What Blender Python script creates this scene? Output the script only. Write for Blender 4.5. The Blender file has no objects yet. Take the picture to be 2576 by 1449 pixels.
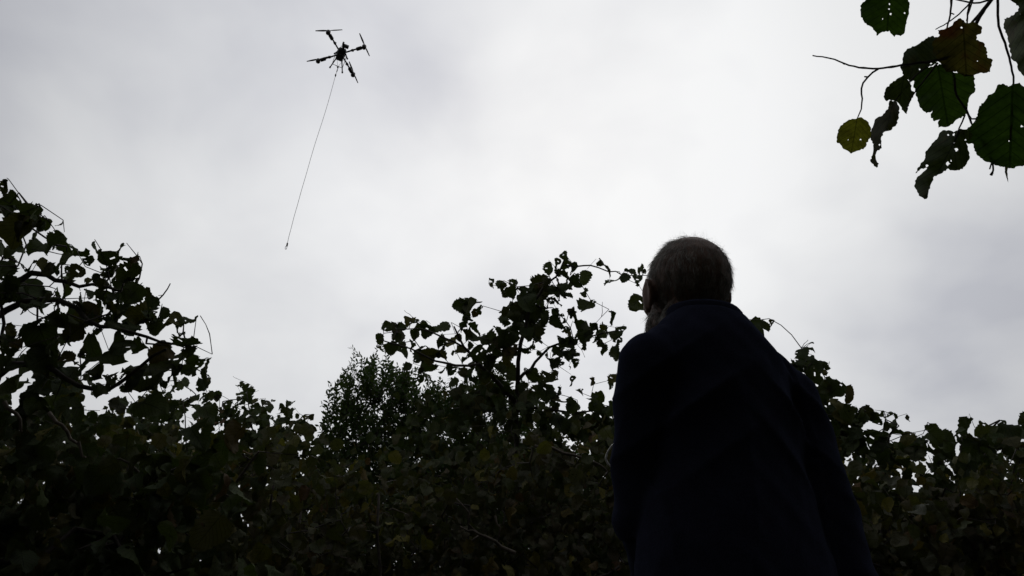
import bpy, bmesh, math, random
import numpy as np
from mathutils import Vector, Matrix, Euler
from mathutils.geometry import delaunay_2d_cdt

random.seed(7)
rng = np.random.default_rng(7)
SC = bpy.context.scene
COL = SC.collection

# ------------------------------------------------------------------ camera
PITCH = math.radians(35.0)
F = 2023.0                      # focal length in pixels of a 2576 px wide frame
CAM = np.array([0.0, 0.0, 0.62])
FW = np.array([0, math.cos(PITCH), math.sin(PITCH)])
UP = np.array([0, -math.sin(PITCH), math.cos(PITCH)])
RI = np.array([1.0, 0, 0])
cd = bpy.data.cameras.new('camera')
cam = bpy.data.objects.new('camera', cd)
COL.objects.link(cam)
cam.location = CAM
cam.rotation_euler = (math.pi / 2 + PITCH, 0, 0)
cd.sensor_width = 36.0
cd.lens = 36.0 * F / 2576.0
cd.clip_start = 0.02
cd.clip_end = 5000
SC.camera = cam

# ------------------------------------------------------------------ sky, sun, exposure
SUN_EL, SUN_AZ = math.radians(46), math.radians(3)     # azimuth right of straight ahead (+Y)
SUN_DIR = Vector((math.sin(SUN_AZ) * math.cos(SUN_EL), math.cos(SUN_AZ) * math.cos(SUN_EL), math.sin(SUN_EL)))
world = bpy.data.worlds.new('World')
SC.world = world
world.use_nodes = True


def sky_nodes():
    nt = world.node_tree
    N, L = nt.nodes, nt.links
    N.clear()
    out = N.new('ShaderNodeOutputWorld')
    bg = N.new('ShaderNodeBackground')
    bg.inputs['Strength'].default_value = 0.1
    L.new(bg.outputs[0], out.inputs[0])
    sky = N.new('ShaderNodeTexSky')
    sky.sky_type = 'NISHITA'
    sky.sun_disc = False
    sky.sun_elevation = SUN_EL
    sky.sun_rotation = SUN_AZ
    tc = N.new('ShaderNodeTexCoord')
    # project the direction on a flat cloud ceiling so that clouds shrink to the horizon
    sep = N.new('ShaderNodeSeparateXYZ')
    L.new(tc.outputs['Generated'], sep.inputs[0])
    mx = N.new('ShaderNodeMath'); mx.operation = 'MAXIMUM'; mx.inputs[1].default_value = 0.0
    L.new(sep.outputs[2], mx.inputs[0])
    ad = N.new('ShaderNodeMath'); ad.operation = 'ADD'; ad.inputs[1].default_value = 0.35
    L.new(mx.outputs[0], ad.inputs[0])
    dv = N.new('ShaderNodeVectorMath'); dv.operation = 'DIVIDE'
    L.new(tc.outputs['Generated'], dv.inputs[0])
    cmb = N.new('ShaderNodeCombineXYZ')
    for k in range(3):
        L.new(ad.outputs[0], cmb.inputs[k])
    L.new(cmb.outputs[0], dv.inputs[1])

    def noise(scale, detail, rough, off, dist=0.0):
        mp = N.new('ShaderNodeMapping')
        mp.inputs['Location'].default_value = off
        L.new(dv.outputs[0], mp.inputs[0])
        n = N.new('ShaderNodeTexNoise')
        n.inputs['Scale'].default_value = scale
        n.inputs['Detail'].default_value = detail
        n.inputs['Roughness'].default_value = rough
        n.inputs['Distortion'].default_value = dist
        L.new(mp.outputs[0], n.inputs['Vector'])
        return n.outputs[0]

    n1 = noise(1.7, 3, 0.5, (10.993, 6.508, 1.924), 0.3)
    n2 = noise(4.5, 4, 0.5, (1.3, 4.2, 0.4), 0.2)
    mix = N.new('ShaderNodeMix'); mix.data_type = 'FLOAT'; mix.inputs[0].default_value = 0.34
    L.new(n1, mix.inputs[2]); L.new(n2, mix.inputs[3])
    # a brighter patch of cloud round the hidden sun
    dot = N.new('ShaderNodeVectorMath'); dot.operation = 'DOT_PRODUCT'
    L.new(tc.outputs['Generated'], dot.inputs[0])
    dot.inputs[1].default_value = SUN_DIR
    hf = N.new('ShaderNodeMath'); hf.operation = 'MULTIPLY_ADD'; hf.inputs[1].default_value = 0.5; hf.inputs[2].default_value = 0.5
    L.new(dot.outputs['Value'], hf.inputs[0])
    mr = N.new('ShaderNodeValToRGB'); mr.color_ramp.interpolation = 'B_SPLINE'
    for i, (p, g) in enumerate(((0.35, 0.42), (0.75, 0.54), (0.905, 0.70), (0.97, 0.94), (1.0, 1.08))):
        q = mr.color_ramp.elements[i] if i < 2 else mr.color_ramp.elements.new(p)
        q.position = p; q.color = (g, g, g, 1)
    L.new(hf.outputs[0], mr.inputs[0])
    ramp = N.new('ShaderNodeValToRGB')
    e = ramp.color_ramp.elements
    e[0].position = 0.37; e[0].color = (0.565, 0.574, 0.615, 1)
    e[1].position = 0.62; e[1].color = (0.845, 0.85, 0.852, 1)
    m = ramp.color_ramp.elements.new(0.48); m.color = (0.71, 0.717, 0.735, 1)
    L.new(mix.outputs[0], ramp.inputs[0])
    sc1 = N.new('ShaderNodeVectorMath'); sc1.operation = 'SCALE'
    L.new(ramp.outputs[0], sc1.inputs[0]); L.new(mr.outputs[0], sc1.inputs['Scale'])
    sc2 = N.new('ShaderNodeVectorMath'); sc2.operation = 'SCALE'
    sc2.inputs['Scale'].default_value = 10.9          # cloud luminance, before the 0.1 strength
    L.new(sc1.outputs[0], sc2.inputs[0])
    mc = N.new('ShaderNodeMix'); mc.data_type = 'RGBA'
    mc.inputs[0].default_value = 0.95                 # cloud cover over the clear sky
    L.new(sky.outputs[0], mc.inputs[6]); L.new(sc2.outputs[0], mc.inputs[7])
    L.new(mc.outputs[2], bg.inputs['Color'])


sky_nodes()
sd = bpy.data.lights.new('sun', 'SUN')
sd.energy = 0.5
sd.angle = math.radians(30)
sd.color = (1.0, 0.96, 0.9)
sun = bpy.data.objects.new('sun', sd)
COL.objects.link(sun)
sun.rotation_euler = SUN_DIR.to_track_quat('Z', 'Y').to_euler()
sun.location = (0, 0, 30)
SC.view_settings.view_transform = 'Standard'
SC.view_settings.look = 'None'
SC.view_settings.exposure = 0.0
SC.view_settings.gamma = 1.0
SC.view_settings.use_curve_mapping = False
SC.render.engine = 'CYCLES'
SC.cycles.max_bounces = 6
SC.cycles.diffuse_bounces = 3
SC.cycles.transmission_bounces = 3
SC.cycles.use_denoising = True


# ------------------------------------------------------------------ helpers
def ray(px, py):
    return FW + RI * ((px - 1288.0) / F) + UP * ((724.5 - py) / F)


def P(px, py, d):
    """pixel of the 2576 px frame and depth along the lens axis -> point"""
    return CAM + ray(px, py) * d


def Py(px, py, y):
    r = ray(px, py)
    return CAM + r * (y / r[1])


def proj(w):
    v = np.asarray(w) - CAM
    d = v @ FW
    return 1288 + F * (v @ RI) / d, 724.5 - F * (v @ UP) / d, d


def crop(x0, y0, s):
    """enlargement coordinates -> pixels of the 2576 frame"""
    return lambda x, y: ((x0 + x / s) / 1.4907, (y0 + y / s) / 1.4907)


def unit(v):
    v = np.asarray(v, float)
    n = np.linalg.norm(v)
    return v / n if n > 1e-9 else np.array([0, 0, 1.0])


def tri_mesh(name, verts, tris, uvs=None, smooth=False):
    me = bpy.data.meshes.new(name)
    v = np.asarray(verts, np.float32).reshape(-1, 3)
    t = np.asarray(tris, np.int32).reshape(-1, 3)
    me.vertices.add(len(v)); me.vertices.foreach_set('co', v.ravel())
    me.loops.add(len(t) * 3); me.loops.foreach_set('vertex_index', t.ravel())
    me.polygons.add(len(t))
    me.polygons.foreach_set('loop_start', np.arange(0, len(t) * 3, 3, dtype=np.int32))
    me.polygons.foreach_set('loop_total', np.full(len(t), 3, np.int32))
    if smooth:
        me.polygons.foreach_set('use_smooth', np.ones(len(t), bool))
    if uvs is not None:
        ul = me.uv_layers.new(name='UVMap')
        ul.data.foreach_set('uv', np.asarray(uvs, np.float32).reshape(-1, 2)[t.ravel()].ravel())
    me.update()
    me.validate()
    return me


def obj(name, me, mat=None, parent=None, kind=None, label=None, cat=None, group=None, loc=None):
    o = bpy.data.objects.new(name, me)
    COL.objects.link(o)
    if mat is not None and me is not None and not me.materials:
        me.materials.append(mat)
    if parent is not None:
        o.parent = parent
    if loc is not None:
        o.location = loc
    for k, v in (('kind', kind), ('label', label), ('category', cat), ('group', group)):
        if v:
            o[k] = v
    return o


def smooth_path(p, k=8):
    p = np.array(p, float); q = []
    for a, b in zip(p[:-1], p[1:]):
        q += [a + (b - a) * i / k for i in range(k)]
    q.append(p[-1]); q = np.array(q)
    for _ in range(6):
        q[1:-1] = (q[:-2] + 2 * q[1:-1] + q[2:]) / 4
    return q


class MB:
    """collects triangles"""
    def __init__(self):
        self.v = []; self.t = []; self.n = 0

    def add(self, v, t):
        v = np.asarray(v, float).reshape(-1, 3); t = np.asarray(t, int).reshape(-1, 3)
        self.v.append(v); self.t.append(t + self.n); self.n += len(v)

    def tube(self, pts, rad, sides=6, cap=True):
        pts = np.asarray(pts, float)
        n = len(pts)
        rad = np.full(n, rad) if np.isscalar(rad) else np.asarray(rad, float)
        tan = np.gradient(pts, axis=0)
        ref = np.array([0.31, 0.22, 0.93])
        rings = []
        for i in range(n):
            t = unit(tan[i])
            if abs(t @ ref) > 0.95:
                ref = np.array([0.93, 0.1, -0.3])
            a = unit(np.cross(t, ref)); b = np.cross(t, a)
            ang = np.arange(sides) * 2 * math.pi / sides
            rings.append(pts[i] + rad[i] * (np.cos(ang)[:, None] * a + np.sin(ang)[:, None] * b))
        v = np.concatenate(rings)
        t = []
        for i in range(n - 1):
            for k in range(sides):
                a, b = i * sides + k, i * sides + (k + 1) % sides
                t += [(a, b, b + sides), (a, b + sides, a + sides)]
        if cap:
            for k in range(1, sides - 1):
                t.append((0, k + 1, k)); o = (n - 1) * sides; t.append((o, o + k, o + k + 1))
        self.add(v, t)

    def box(self, c, s, rot=None):
        c = np.asarray(c, float); s = np.asarray(s, float) / 2
        q = np.array([[x, y, z] for x in (-1, 1) for y in (-1, 1) for z in (-1, 1)], float) * s
        if rot is not None:
            q = q @ np.asarray(rot).T
        f = [(0, 1, 3, 2), (4, 6, 7, 5), (0, 4, 5, 1), (2, 3, 7, 6), (0, 2, 6, 4), (1, 5, 7, 3)]
        self.add(q + c, [x for a in f for x in ((a[0], a[1], a[2]), (a[0], a[2], a[3]))])

    def loft(self, rings, cap=True):
        """rings: list of equal length closed loops"""
        s = len(rings[0]); n = len(rings)
        v = np.concatenate([np.asarray(r, float) for r in rings])
        t = []
        for i in range(n - 1):
            for k in range(s):
                a, b = i * s + k, i * s + (k + 1) % s
                t += [(a, b, b + s), (a, b + s, a + s)]
        if cap:
            for k in range(1, s - 1):
                t.append((0, k + 1, k)); o = (n - 1) * s; t.append((o, o + k, o + k + 1))
        self.add(v, t)

    def ell(self, c, r, rot=None, nu=16, nv=10):
        rings = []
        for i in range(1, nv):
            th = math.pi * i / nv
            a = np.arange(nu) * 2 * math.pi / nu
            q = np.stack([np.cos(a) * math.sin(th), np.sin(a) * math.sin(th), np.full(nu, -math.cos(th))], 1) * np.asarray(r)
            if rot is not None:
                q = q @ np.asarray(rot).T
            rings.append(q + np.asarray(c))
        self.loft(rings)

    def mesh(self, name, smooth=True):
        return tri_mesh(name, np.concatenate(self.v), np.concatenate(self.t), smooth=smooth)


def fused(mb, name, voxel, smooth=6, disp=None, factor=0.5):
    """voxel-unites overlapping closed shapes into one continuous skin"""
    me = mb.mesh(name + '_raw')
    o = bpy.data.objects.new('tmp', me); COL.objects.link(o)
    m = o.modifiers.new('r', 'REMESH'); m.mode = 'VOXEL'; m.voxel_size = voxel
    if smooth:
        s = o.modifiers.new('s', 'SMOOTH'); s.iterations = smooth; s.factor = factor
    dg = bpy.context.evaluated_depsgraph_get(); dg.update()
    ev = o.evaluated_get(dg)
    nm = bpy.data.meshes.new_from_object(ev)
    bpy.data.objects.remove(o); bpy.data.meshes.remove(me)
    nm.name = name
    if disp:
        n = len(nm.vertices)
        co = np.empty(n * 3, np.float32); nm.vertices.foreach_get('co', co)
        no = np.empty(n * 3, np.float32); nm.vertices.foreach_get('normal', no)
        co = co.reshape(-1, 3); no = no.reshape(-1, 3)
        co = co + no * disp(co, no)[:, None]
        nm.vertices.foreach_set('co', co.astype(np.float32).ravel())
    nm.polygons.foreach_set('use_smooth', np.ones(len(nm.polygons), bool))
    nm.update()
    return nm


# ------------------------------------------------------------------ materials
def new_mat(name):
    m = bpy.data.materials.new(name); m.use_nodes = True
    nt = m.node_tree; nt.nodes.clear()
    out = nt.nodes.new('ShaderNodeOutputMaterial')
    return m, nt.nodes, nt.links, out


def simple(name, col, rough=0.6, spec=0.3, metal=0.0, var=0.25, nscale=40.0, bump=0.0, sheen=0.0, stretch=(1, 1, 1)):
    m, N, L, out = new_mat(name)
    b = N.new('ShaderNodeBsdfPrincipled')
    b.inputs['Roughness'].default_value = rough
    b.inputs['Specular IOR Level'].default_value = spec
    b.inputs['Metallic'].default_value = metal
    if sheen:
        b.inputs['Sheen Weight'].default_value = sheen
        b.inputs['Sheen Roughness'].default_value = 0.5
        b.inputs['Sheen Tint'].default_value = (0.3, 0.35, 0.55, 1)
    tc = N.new('ShaderNodeTexCoord'); mp = N.new('ShaderNodeMapping')
    mp.inputs['Scale'].default_value = stretch
    L.new(tc.outputs['Object'], mp.inputs[0])
    n = N.new('ShaderNodeTexNoise'); n.inputs['Scale'].default_value = nscale; n.inputs['Detail'].default_value = 5
    L.new(mp.outputs[0], n.inputs['Vector'])
    r = N.new('ShaderNodeValToRGB')
    lo = tuple(c * (1 - var) for c in col) + (1,); hi = tuple(c * (1 + var) for c in col) + (1,)
    r.color_ramp.elements[0].position = 0.3; r.color_ramp.elements[0].color = lo
    r.color_ramp.elements[1].position = 0.7; r.color_ramp.elements[1].color = hi
    L.new(n.outputs[0], r.inputs[0]); L.new(r.outputs[0], b.inputs['Base Color'])
    if bump:
        bp = N.new('ShaderNodeBump'); bp.inputs['Strength'].default_value = 0.6; bp.inputs['Distance'].default_value = bump
        L.new(n.outputs[0], bp.inputs['Height']); L.new(bp.outputs[0], b.inputs['Normal'])
    L.new(b.outputs[0], out.inputs[0])
    return m


def leaf_mat(name, stops, trans=0.3, tcol=2.0, veins=True, nv=8.0, blot=(0.05, 0.034, 0.014), bamt=0.56):
    """stops: [(pos, rgb)] picked at random for each leaf; veins follow the leaf's own UVs"""
    m, N, L, out = new_mat(name)

    def M(op, a, b=None, clamp=False):
        n = N.new('ShaderNodeMath'); n.operation = op; n.use_clamp = clamp
        for i, q in enumerate((a, b)):
            if q is None:
                continue
            if isinstance(q, (int, float)):
                n.inputs[i].default_value = q
            else:
                L.new(q, n.inputs[i])
        return n.outputs[0]
    geo = N.new('ShaderNodeNewGeometry'); oi = N.new('ShaderNodeObjectInfo')
    rnd = M('FRACT', M('ADD', M('MULTIPLY', geo.outputs['Random Per Island'], 7.31), M('MULTIPLY', oi.outputs['Random'], 3.7)))
    rp = N.new('ShaderNodeValToRGB')
    rp.color_ramp.interpolation = 'LINEAR'
    e = rp.color_ramp.elements
    e[0].position, e[0].color = stops[0][0], stops[0][1] + (1,)
    e[1].position, e[1].color = stops[-1][0], stops[-1][1] + (1,)
    for p, c in stops[1:-1]:
        q = e.new(p); q.color = c + (1,)
    L.new(rnd, rp.inputs[0])
    col = rp.outputs[0]
    # blotches of autumn colour
    tc = N.new('ShaderNodeTexCoord')
    nz = N.new('ShaderNodeTexNoise'); nz.inputs['Scale'].default_value = 28; nz.inputs['Detail'].default_value = 4
    L.new(tc.outputs['Object'], nz.inputs['Vector'])
    bl = N.new('ShaderNodeMix'); bl.data_type = 'RGBA'
    bl.inputs[7].default_value = blot + (1,)
    L.new(M('MULTIPLY', M('SUBTRACT', nz.outputs[0], bamt), 5.0, True), bl.inputs[0])
    L.new(col, bl.inputs[6])
    col = bl.outputs[2]
    n3 = N.new('ShaderNodeTexNoise'); n3.inputs['Scale'].default_value = 130; n3.inputs['Detail'].default_value = 6; n3.inputs['Roughness'].default_value = 0.7
    L.new(tc.outputs['Object'], n3.inputs['Vector'])
    mm = N.new('ShaderNodeVectorMath'); mm.operation = 'SCALE'
    L.new(col, mm.inputs[0]); L.new(M('ADD', M('MULTIPLY', n3.outputs[0], 1.6), 0.2), mm.inputs['Scale'])
    col = mm.outputs[0]
    if veins:
        uv = N.new('ShaderNodeUVMap'); uv.uv_map = 'UVMap'
        sp = N.new('ShaderNodeSeparateXYZ'); L.new(uv.outputs[0], sp.inputs[0])
        au = M('ABSOLUTE', sp.outputs[0])
        mid = M('LESS_THAN', au, 0.028)
        ph = M('FRACT', M('MULTIPLY', M('SUBTRACT', sp.outputs[1], M('MULTIPLY', au, 0.42)), nv))
        side = M('LESS_THAN', M('ABSOLUTE', M('SUBTRACT', ph, 0.5)), 0.05)
        vm = M('MAXIMUM', mid, side)
        mv = N.new('ShaderNodeMix'); mv.data_type = 'RGBA'; mv.blend_type = 'MULTIPLY'
        mv.inputs[7].default_value = (0.48, 0.48, 0.45, 1)
        L.new(vm, mv.inputs[0]); L.new(col, mv.inputs[6])
        col = mv.outputs[2]
        bp = N.new('ShaderNodeBump'); bp.inputs['Strength'].default_value = 0.5; bp.inputs['Distance'].default_value = 0.002
        bp.invert = True
        L.new(vm, bp.inputs['Height'])
    df = N.new('ShaderNodeBsdfDiffuse'); gl = N.new('ShaderNodeBsdfGlossy')
    gl.inputs['Roughness'].default_value = 0.5
    gl.inputs['Color'].default_value = (0.8, 0.85, 0.9, 1)
    L.new(col, df.inputs['Color'])
    b = N.new('ShaderNodeMixShader'); b.inputs[0].default_value = 0.014
    L.new(df.outputs[0], b.inputs[1]); L.new(gl.outputs[0], b.inputs[2])
    if veins:
        L.new(bp.outputs[0], df.inputs['Normal']); L.new(bp.outputs[0], gl.inputs['Normal'])
    tr = N.new('ShaderNodeBsdfTranslucent')
    sc = N.new('ShaderNodeVectorMath'); sc.operation = 'MULTIPLY'
    sc.inputs[1].default_value = (tcol * 0.85, tcol * 1.0, tcol * 0.35)
    L.new(col, sc.inputs[0]); L.new(sc.outputs[0], tr.inputs[0])
    mx = N.new('ShaderNodeMixShader'); mx.inputs[0].default_value = trans
    L.new(b.outputs[0], mx.inputs[1]); L.new(tr.outputs[0], mx.inputs[2])
    L.new(mx.outputs[0], out.inputs[0])
    return m


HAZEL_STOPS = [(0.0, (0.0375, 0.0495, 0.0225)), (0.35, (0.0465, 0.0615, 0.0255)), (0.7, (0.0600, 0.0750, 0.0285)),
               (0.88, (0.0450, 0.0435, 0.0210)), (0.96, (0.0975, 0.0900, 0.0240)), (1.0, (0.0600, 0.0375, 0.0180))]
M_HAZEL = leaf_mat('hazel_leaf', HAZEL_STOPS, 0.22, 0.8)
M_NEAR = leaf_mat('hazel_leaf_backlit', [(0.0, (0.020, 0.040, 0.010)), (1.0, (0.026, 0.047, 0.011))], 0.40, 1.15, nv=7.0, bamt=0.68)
M_YELLOW = leaf_mat('hazel_leaf_yellow', [(0.0, (0.115, 0.105, 0.022)), (1.0, (0.125, 0.115, 0.024))], 0.42, 1.0, nv=7.0)
M_BROWN = leaf_mat('hazel_leaf_brown', [(0.0, (0.056, 0.046, 0.018)), (1.0, (0.06, 0.048, 0.019))], 0.4, 1.1, nv=7.0, blot=(0.055, 0.018, 0.012), bamt=0.46)
M_OLIVE = leaf_mat('hazel_leaf_olive', [(0.0, (0.035, 0.034, 0.013)), (1.0, (0.04, 0.036, 0.013))], 0.38, 1.1, nv=7.0)
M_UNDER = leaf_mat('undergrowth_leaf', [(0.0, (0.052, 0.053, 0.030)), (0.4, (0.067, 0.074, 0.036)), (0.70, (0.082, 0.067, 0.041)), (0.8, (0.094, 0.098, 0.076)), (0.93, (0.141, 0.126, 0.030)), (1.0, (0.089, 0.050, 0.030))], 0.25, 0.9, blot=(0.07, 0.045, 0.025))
M_THORN = leaf_mat('small_leaf', [(0.0, (0.0300, 0.0510, 0.0195)), (0.8, (0.0450, 0.0720, 0.0240)), (1.0, (0.0675, 0.0750, 0.0270))], 0.25, 1.1, veins=False)
M_BARK = simple('hazel_bark', (0.05, 0.042, 0.035), 0.8, 0.2, nscale=60, bump=0.002, var=0.4)
M_TWIG = simple('twig_bark', (0.035, 0.028, 0.024), 0.7, 0.25, nscale=90, var=0.35)
M_DEAD = simple('dead_wood', (0.10, 0.085, 0.07), 0.85, 0.2, nscale=70, bump=0.001, var=0.4)
M_FLEECE = simple('navy_fleece', (0.0125, 0.0135, 0.024), 1.0, 0.0, nscale=420, bump=0.0015, var=0.35, sheen=0.10)
M_TROUSER = simple('dark_trousers', (0.02, 0.02, 0.022), 0.95, 0.1, nscale=300, bump=0.0006)
M_SHOE = simple('brown_boot', (0.05, 0.032, 0.02), 0.6, 0.3, nscale=50)
M_SKIN = simple('skin', (0.155, 0.095, 0.073), 0.6, 0.25, nscale=55, var=0.22, bump=0.0008)
M_HAIR = simple('grey_hair', (0.21, 0.20, 0.18), 0.55, 0.35, nscale=120, var=0.45)
M_BEARD = simple('grey_beard', (0.07, 0.06, 0.05), 0.6, 0.3, nscale=120, var=0.4)
M_EYE = simple('eye_white', (0.6, 0.58, 0.55), 0.2, 0.5, var=0.05)
M_IRIS = simple('iris', (0.05, 0.06, 0.07), 0.2, 0.5, var=0.2)
M_CARBON = simple('carbon_fibre', (0.012, 0.012, 0.014), 0.45, 0.3, nscale=200, var=0.3)
M_PLASTIC = simple('black_plastic', (0.016, 0.016, 0.018), 0.5, 0.3, nscale=120, var=0.2)
M_MOTOR = simple('motor_metal', (0.03, 0.028, 0.03), 0.35, 0.5, metal=0.6, nscale=150)
M_ROPE = simple('rope', (0.26, 0.26, 0.265), 0.8, 0.2, nscale=500)
M_STEEL = simple('steel', (0.35, 0.35, 0.36), 0.35, 0.5, metal=0.9, nscale=90)
M_CORD = simple('white_plastic', (0.78, 0.78, 0.76), 0.45, 0.4, nscale=60, var=0.04)
M_EARTH = simple('earth', (0.045, 0.04, 0.025), 0.95, 0.1, nscale=3.0, bump=0.03, var=0.45)

# ------------------------------------------------------------------ ground
def make_ground():
    n = 121
    g = np.sign(np.linspace(-1, 1, n)) * np.abs(np.linspace(-1, 1, n)) ** 3 * 900
    X, Y = np.meshgrid(g, g, indexing='ij')
    r = np.hypot(X, Y)
    Z = 0.05 * np.sin(X * 1.3) * np.cos(Y * 1.1) * np.clip(r / 3, 0, 1) - 0.03 * np.clip(r / 3, 0, 1)
    v = np.stack([X, Y, Z], -1).reshape(-1, 3)
    t = []
    for i in range(n - 1):
        for j in range(n - 1):
            a = i * n + j
            t += [(a, a + n, a + n + 1), (a, a + n + 1, a + 1)]
    obj('ground', tri_mesh('ground', v, t, smooth=True), M_EARTH, kind='structure')


make_ground()

# ------------------------------------------------------------------ leaves
def leaf_variant(seed, rows, cols, elong=1.12, holes=0):
    """a hazel leaf of length 1 from stalk (origin) to tip (+Y), toothed edge, folded, curled"""
    r = np.random.default_rng(seed)
    fold = r.uniform(-0.1, 0.5); bend = r.uniform(-0.3, 1.2); wave = r.uniform(0.06, 0.17)
    twist = r.uniform(-0.5, 0.5); ph = r.uniform(0, 6); cup = r.uniform(-0.35, 0.55)
    wid = 0.5 * r.uniform(0.82, 1.08)
    us = np.linspace(-1, 1, cols)
    V = []; UV = []
    for i in range(rows + 1):
        v = i / rows
        w = wid * (math.sin(math.pi * min(1, v ** 0.78 * 0.93 + 0.07)) ** 0.52) if 0 < v < 1 else 0.02
        if v > 0.86:
            w *= 1 - 0.4 * ((v - 0.86) / 0.14) ** 1.2
        tooth = (0.09 if i % 2 else -0.03) * (1 + 0.7 * r.uniform(-1, 1))
        lob = {-1: r.normal(0, 0.07), 1: r.normal(0, 0.07)}
        for u in us:
            ww = w * (1 + (tooth + lob[1 if u > 0 else -1]) * (abs(u) > 0.99)) * u
            yy = v - 0.10 * abs(u) ** 1.5 * (1 - v) * 1.2       # heart shaped base
            yy += 0.05 * abs(u)
            z = fold * abs(ww) * 0.9 + wave * math.sin(7 * v + ph + 2.2 * u) * abs(u) + cup * ww * ww
            z += 0.03 * r.uniform(-1, 1)
            # bend downwards along the leaf
            a = bend * v
            y2 = math.sin(a) / bend if abs(bend) > 1e-3 else v
            z2 = -(1 - math.cos(a)) / bend if abs(bend) > 1e-3 else 0.0
            tw = twist * v
            x3 = ww * math.cos(tw) - z * math.sin(tw); z3 = ww * math.sin(tw) + z * math.cos(tw)
            V.append((x3, y2 + (yy - v), z2 + z3)); UV.append((u, v))
    T = []
    dead = set()
    for _ in range(holes):
        dead.add((int(r.integers(1, rows - 1)), int(r.integers(0, cols - 1))))
    for i in range(rows):
        for j in range(cols - 1):
            if (i, j) in dead:
                continue
            a = i * cols + j
            T += [(a, a + 1, a + cols + 1), (a, a + cols + 1, a + cols)]
    # short stalk in the same piece
    o = len(V)
    V += [(-0.012, 0.02, 0.0), (0.012, 0.02, 0.0), (0.0, -0.16, 0.03)]
    UV += [(0, 0), (0, 0), (0, 0)]
    c = cols // 2
    T += [(o, o + 2, o + 1), (o, o + 1, c)]
    return np.array(V), np.array(T), np.array(UV)


LEAF_HI = [leaf_variant(100 + i, 15, 7, holes=i % 3) for i in range(20)]
LEAF_LO = [leaf_variant(300 + i, 9, 4) for i in range(20)]
LEAF_TINY = [leaf_variant(500 + i, 6, 3) for i in range(16)]


def small_leaf():
    out = []
    for s in range(6):
        r = np.random.default_rng(s)
        b = r.uniform(0, 0.25)
        V = [(0, 0, 0), (-0.22, 0.4, 0.03), (0, 0.45, -0.02), (0.22, 0.4, 0.03), (-0.17, 0.72, 0.02 - b * .5), (0.17, 0.72, 0.02 - b * .5), (0, 1, -b)]
        T = [(0, 2, 1), (0, 3, 2), (1, 2, 4), (2, 3, 5), (4, 2, 6), (2, 5, 6)]
        out.append((np.array(V), np.array(T), np.array([(0, v[1]) for v in V])))
    return out


LEAF_SMALL = small_leaf()


def frame(t, n):
    t = unit(t); x = unit(np.cross(t, n)); z = np.cross(x, t)
    return np.stack([x, t, z], 1)


def join_leaves(name, items, variants):
    V = []; T = []; U = []; n = 0
    for pos, R, s, k in items:
        v, t, u = variants[k % len(variants)]
        V.append((v * s) @ R.T + pos); T.append(t + n); U.append(u); n += len(v)
    return tri_mesh(name, np.concatenate(V), np.concatenate(T), np.concatenate(U), smooth=True)


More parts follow.
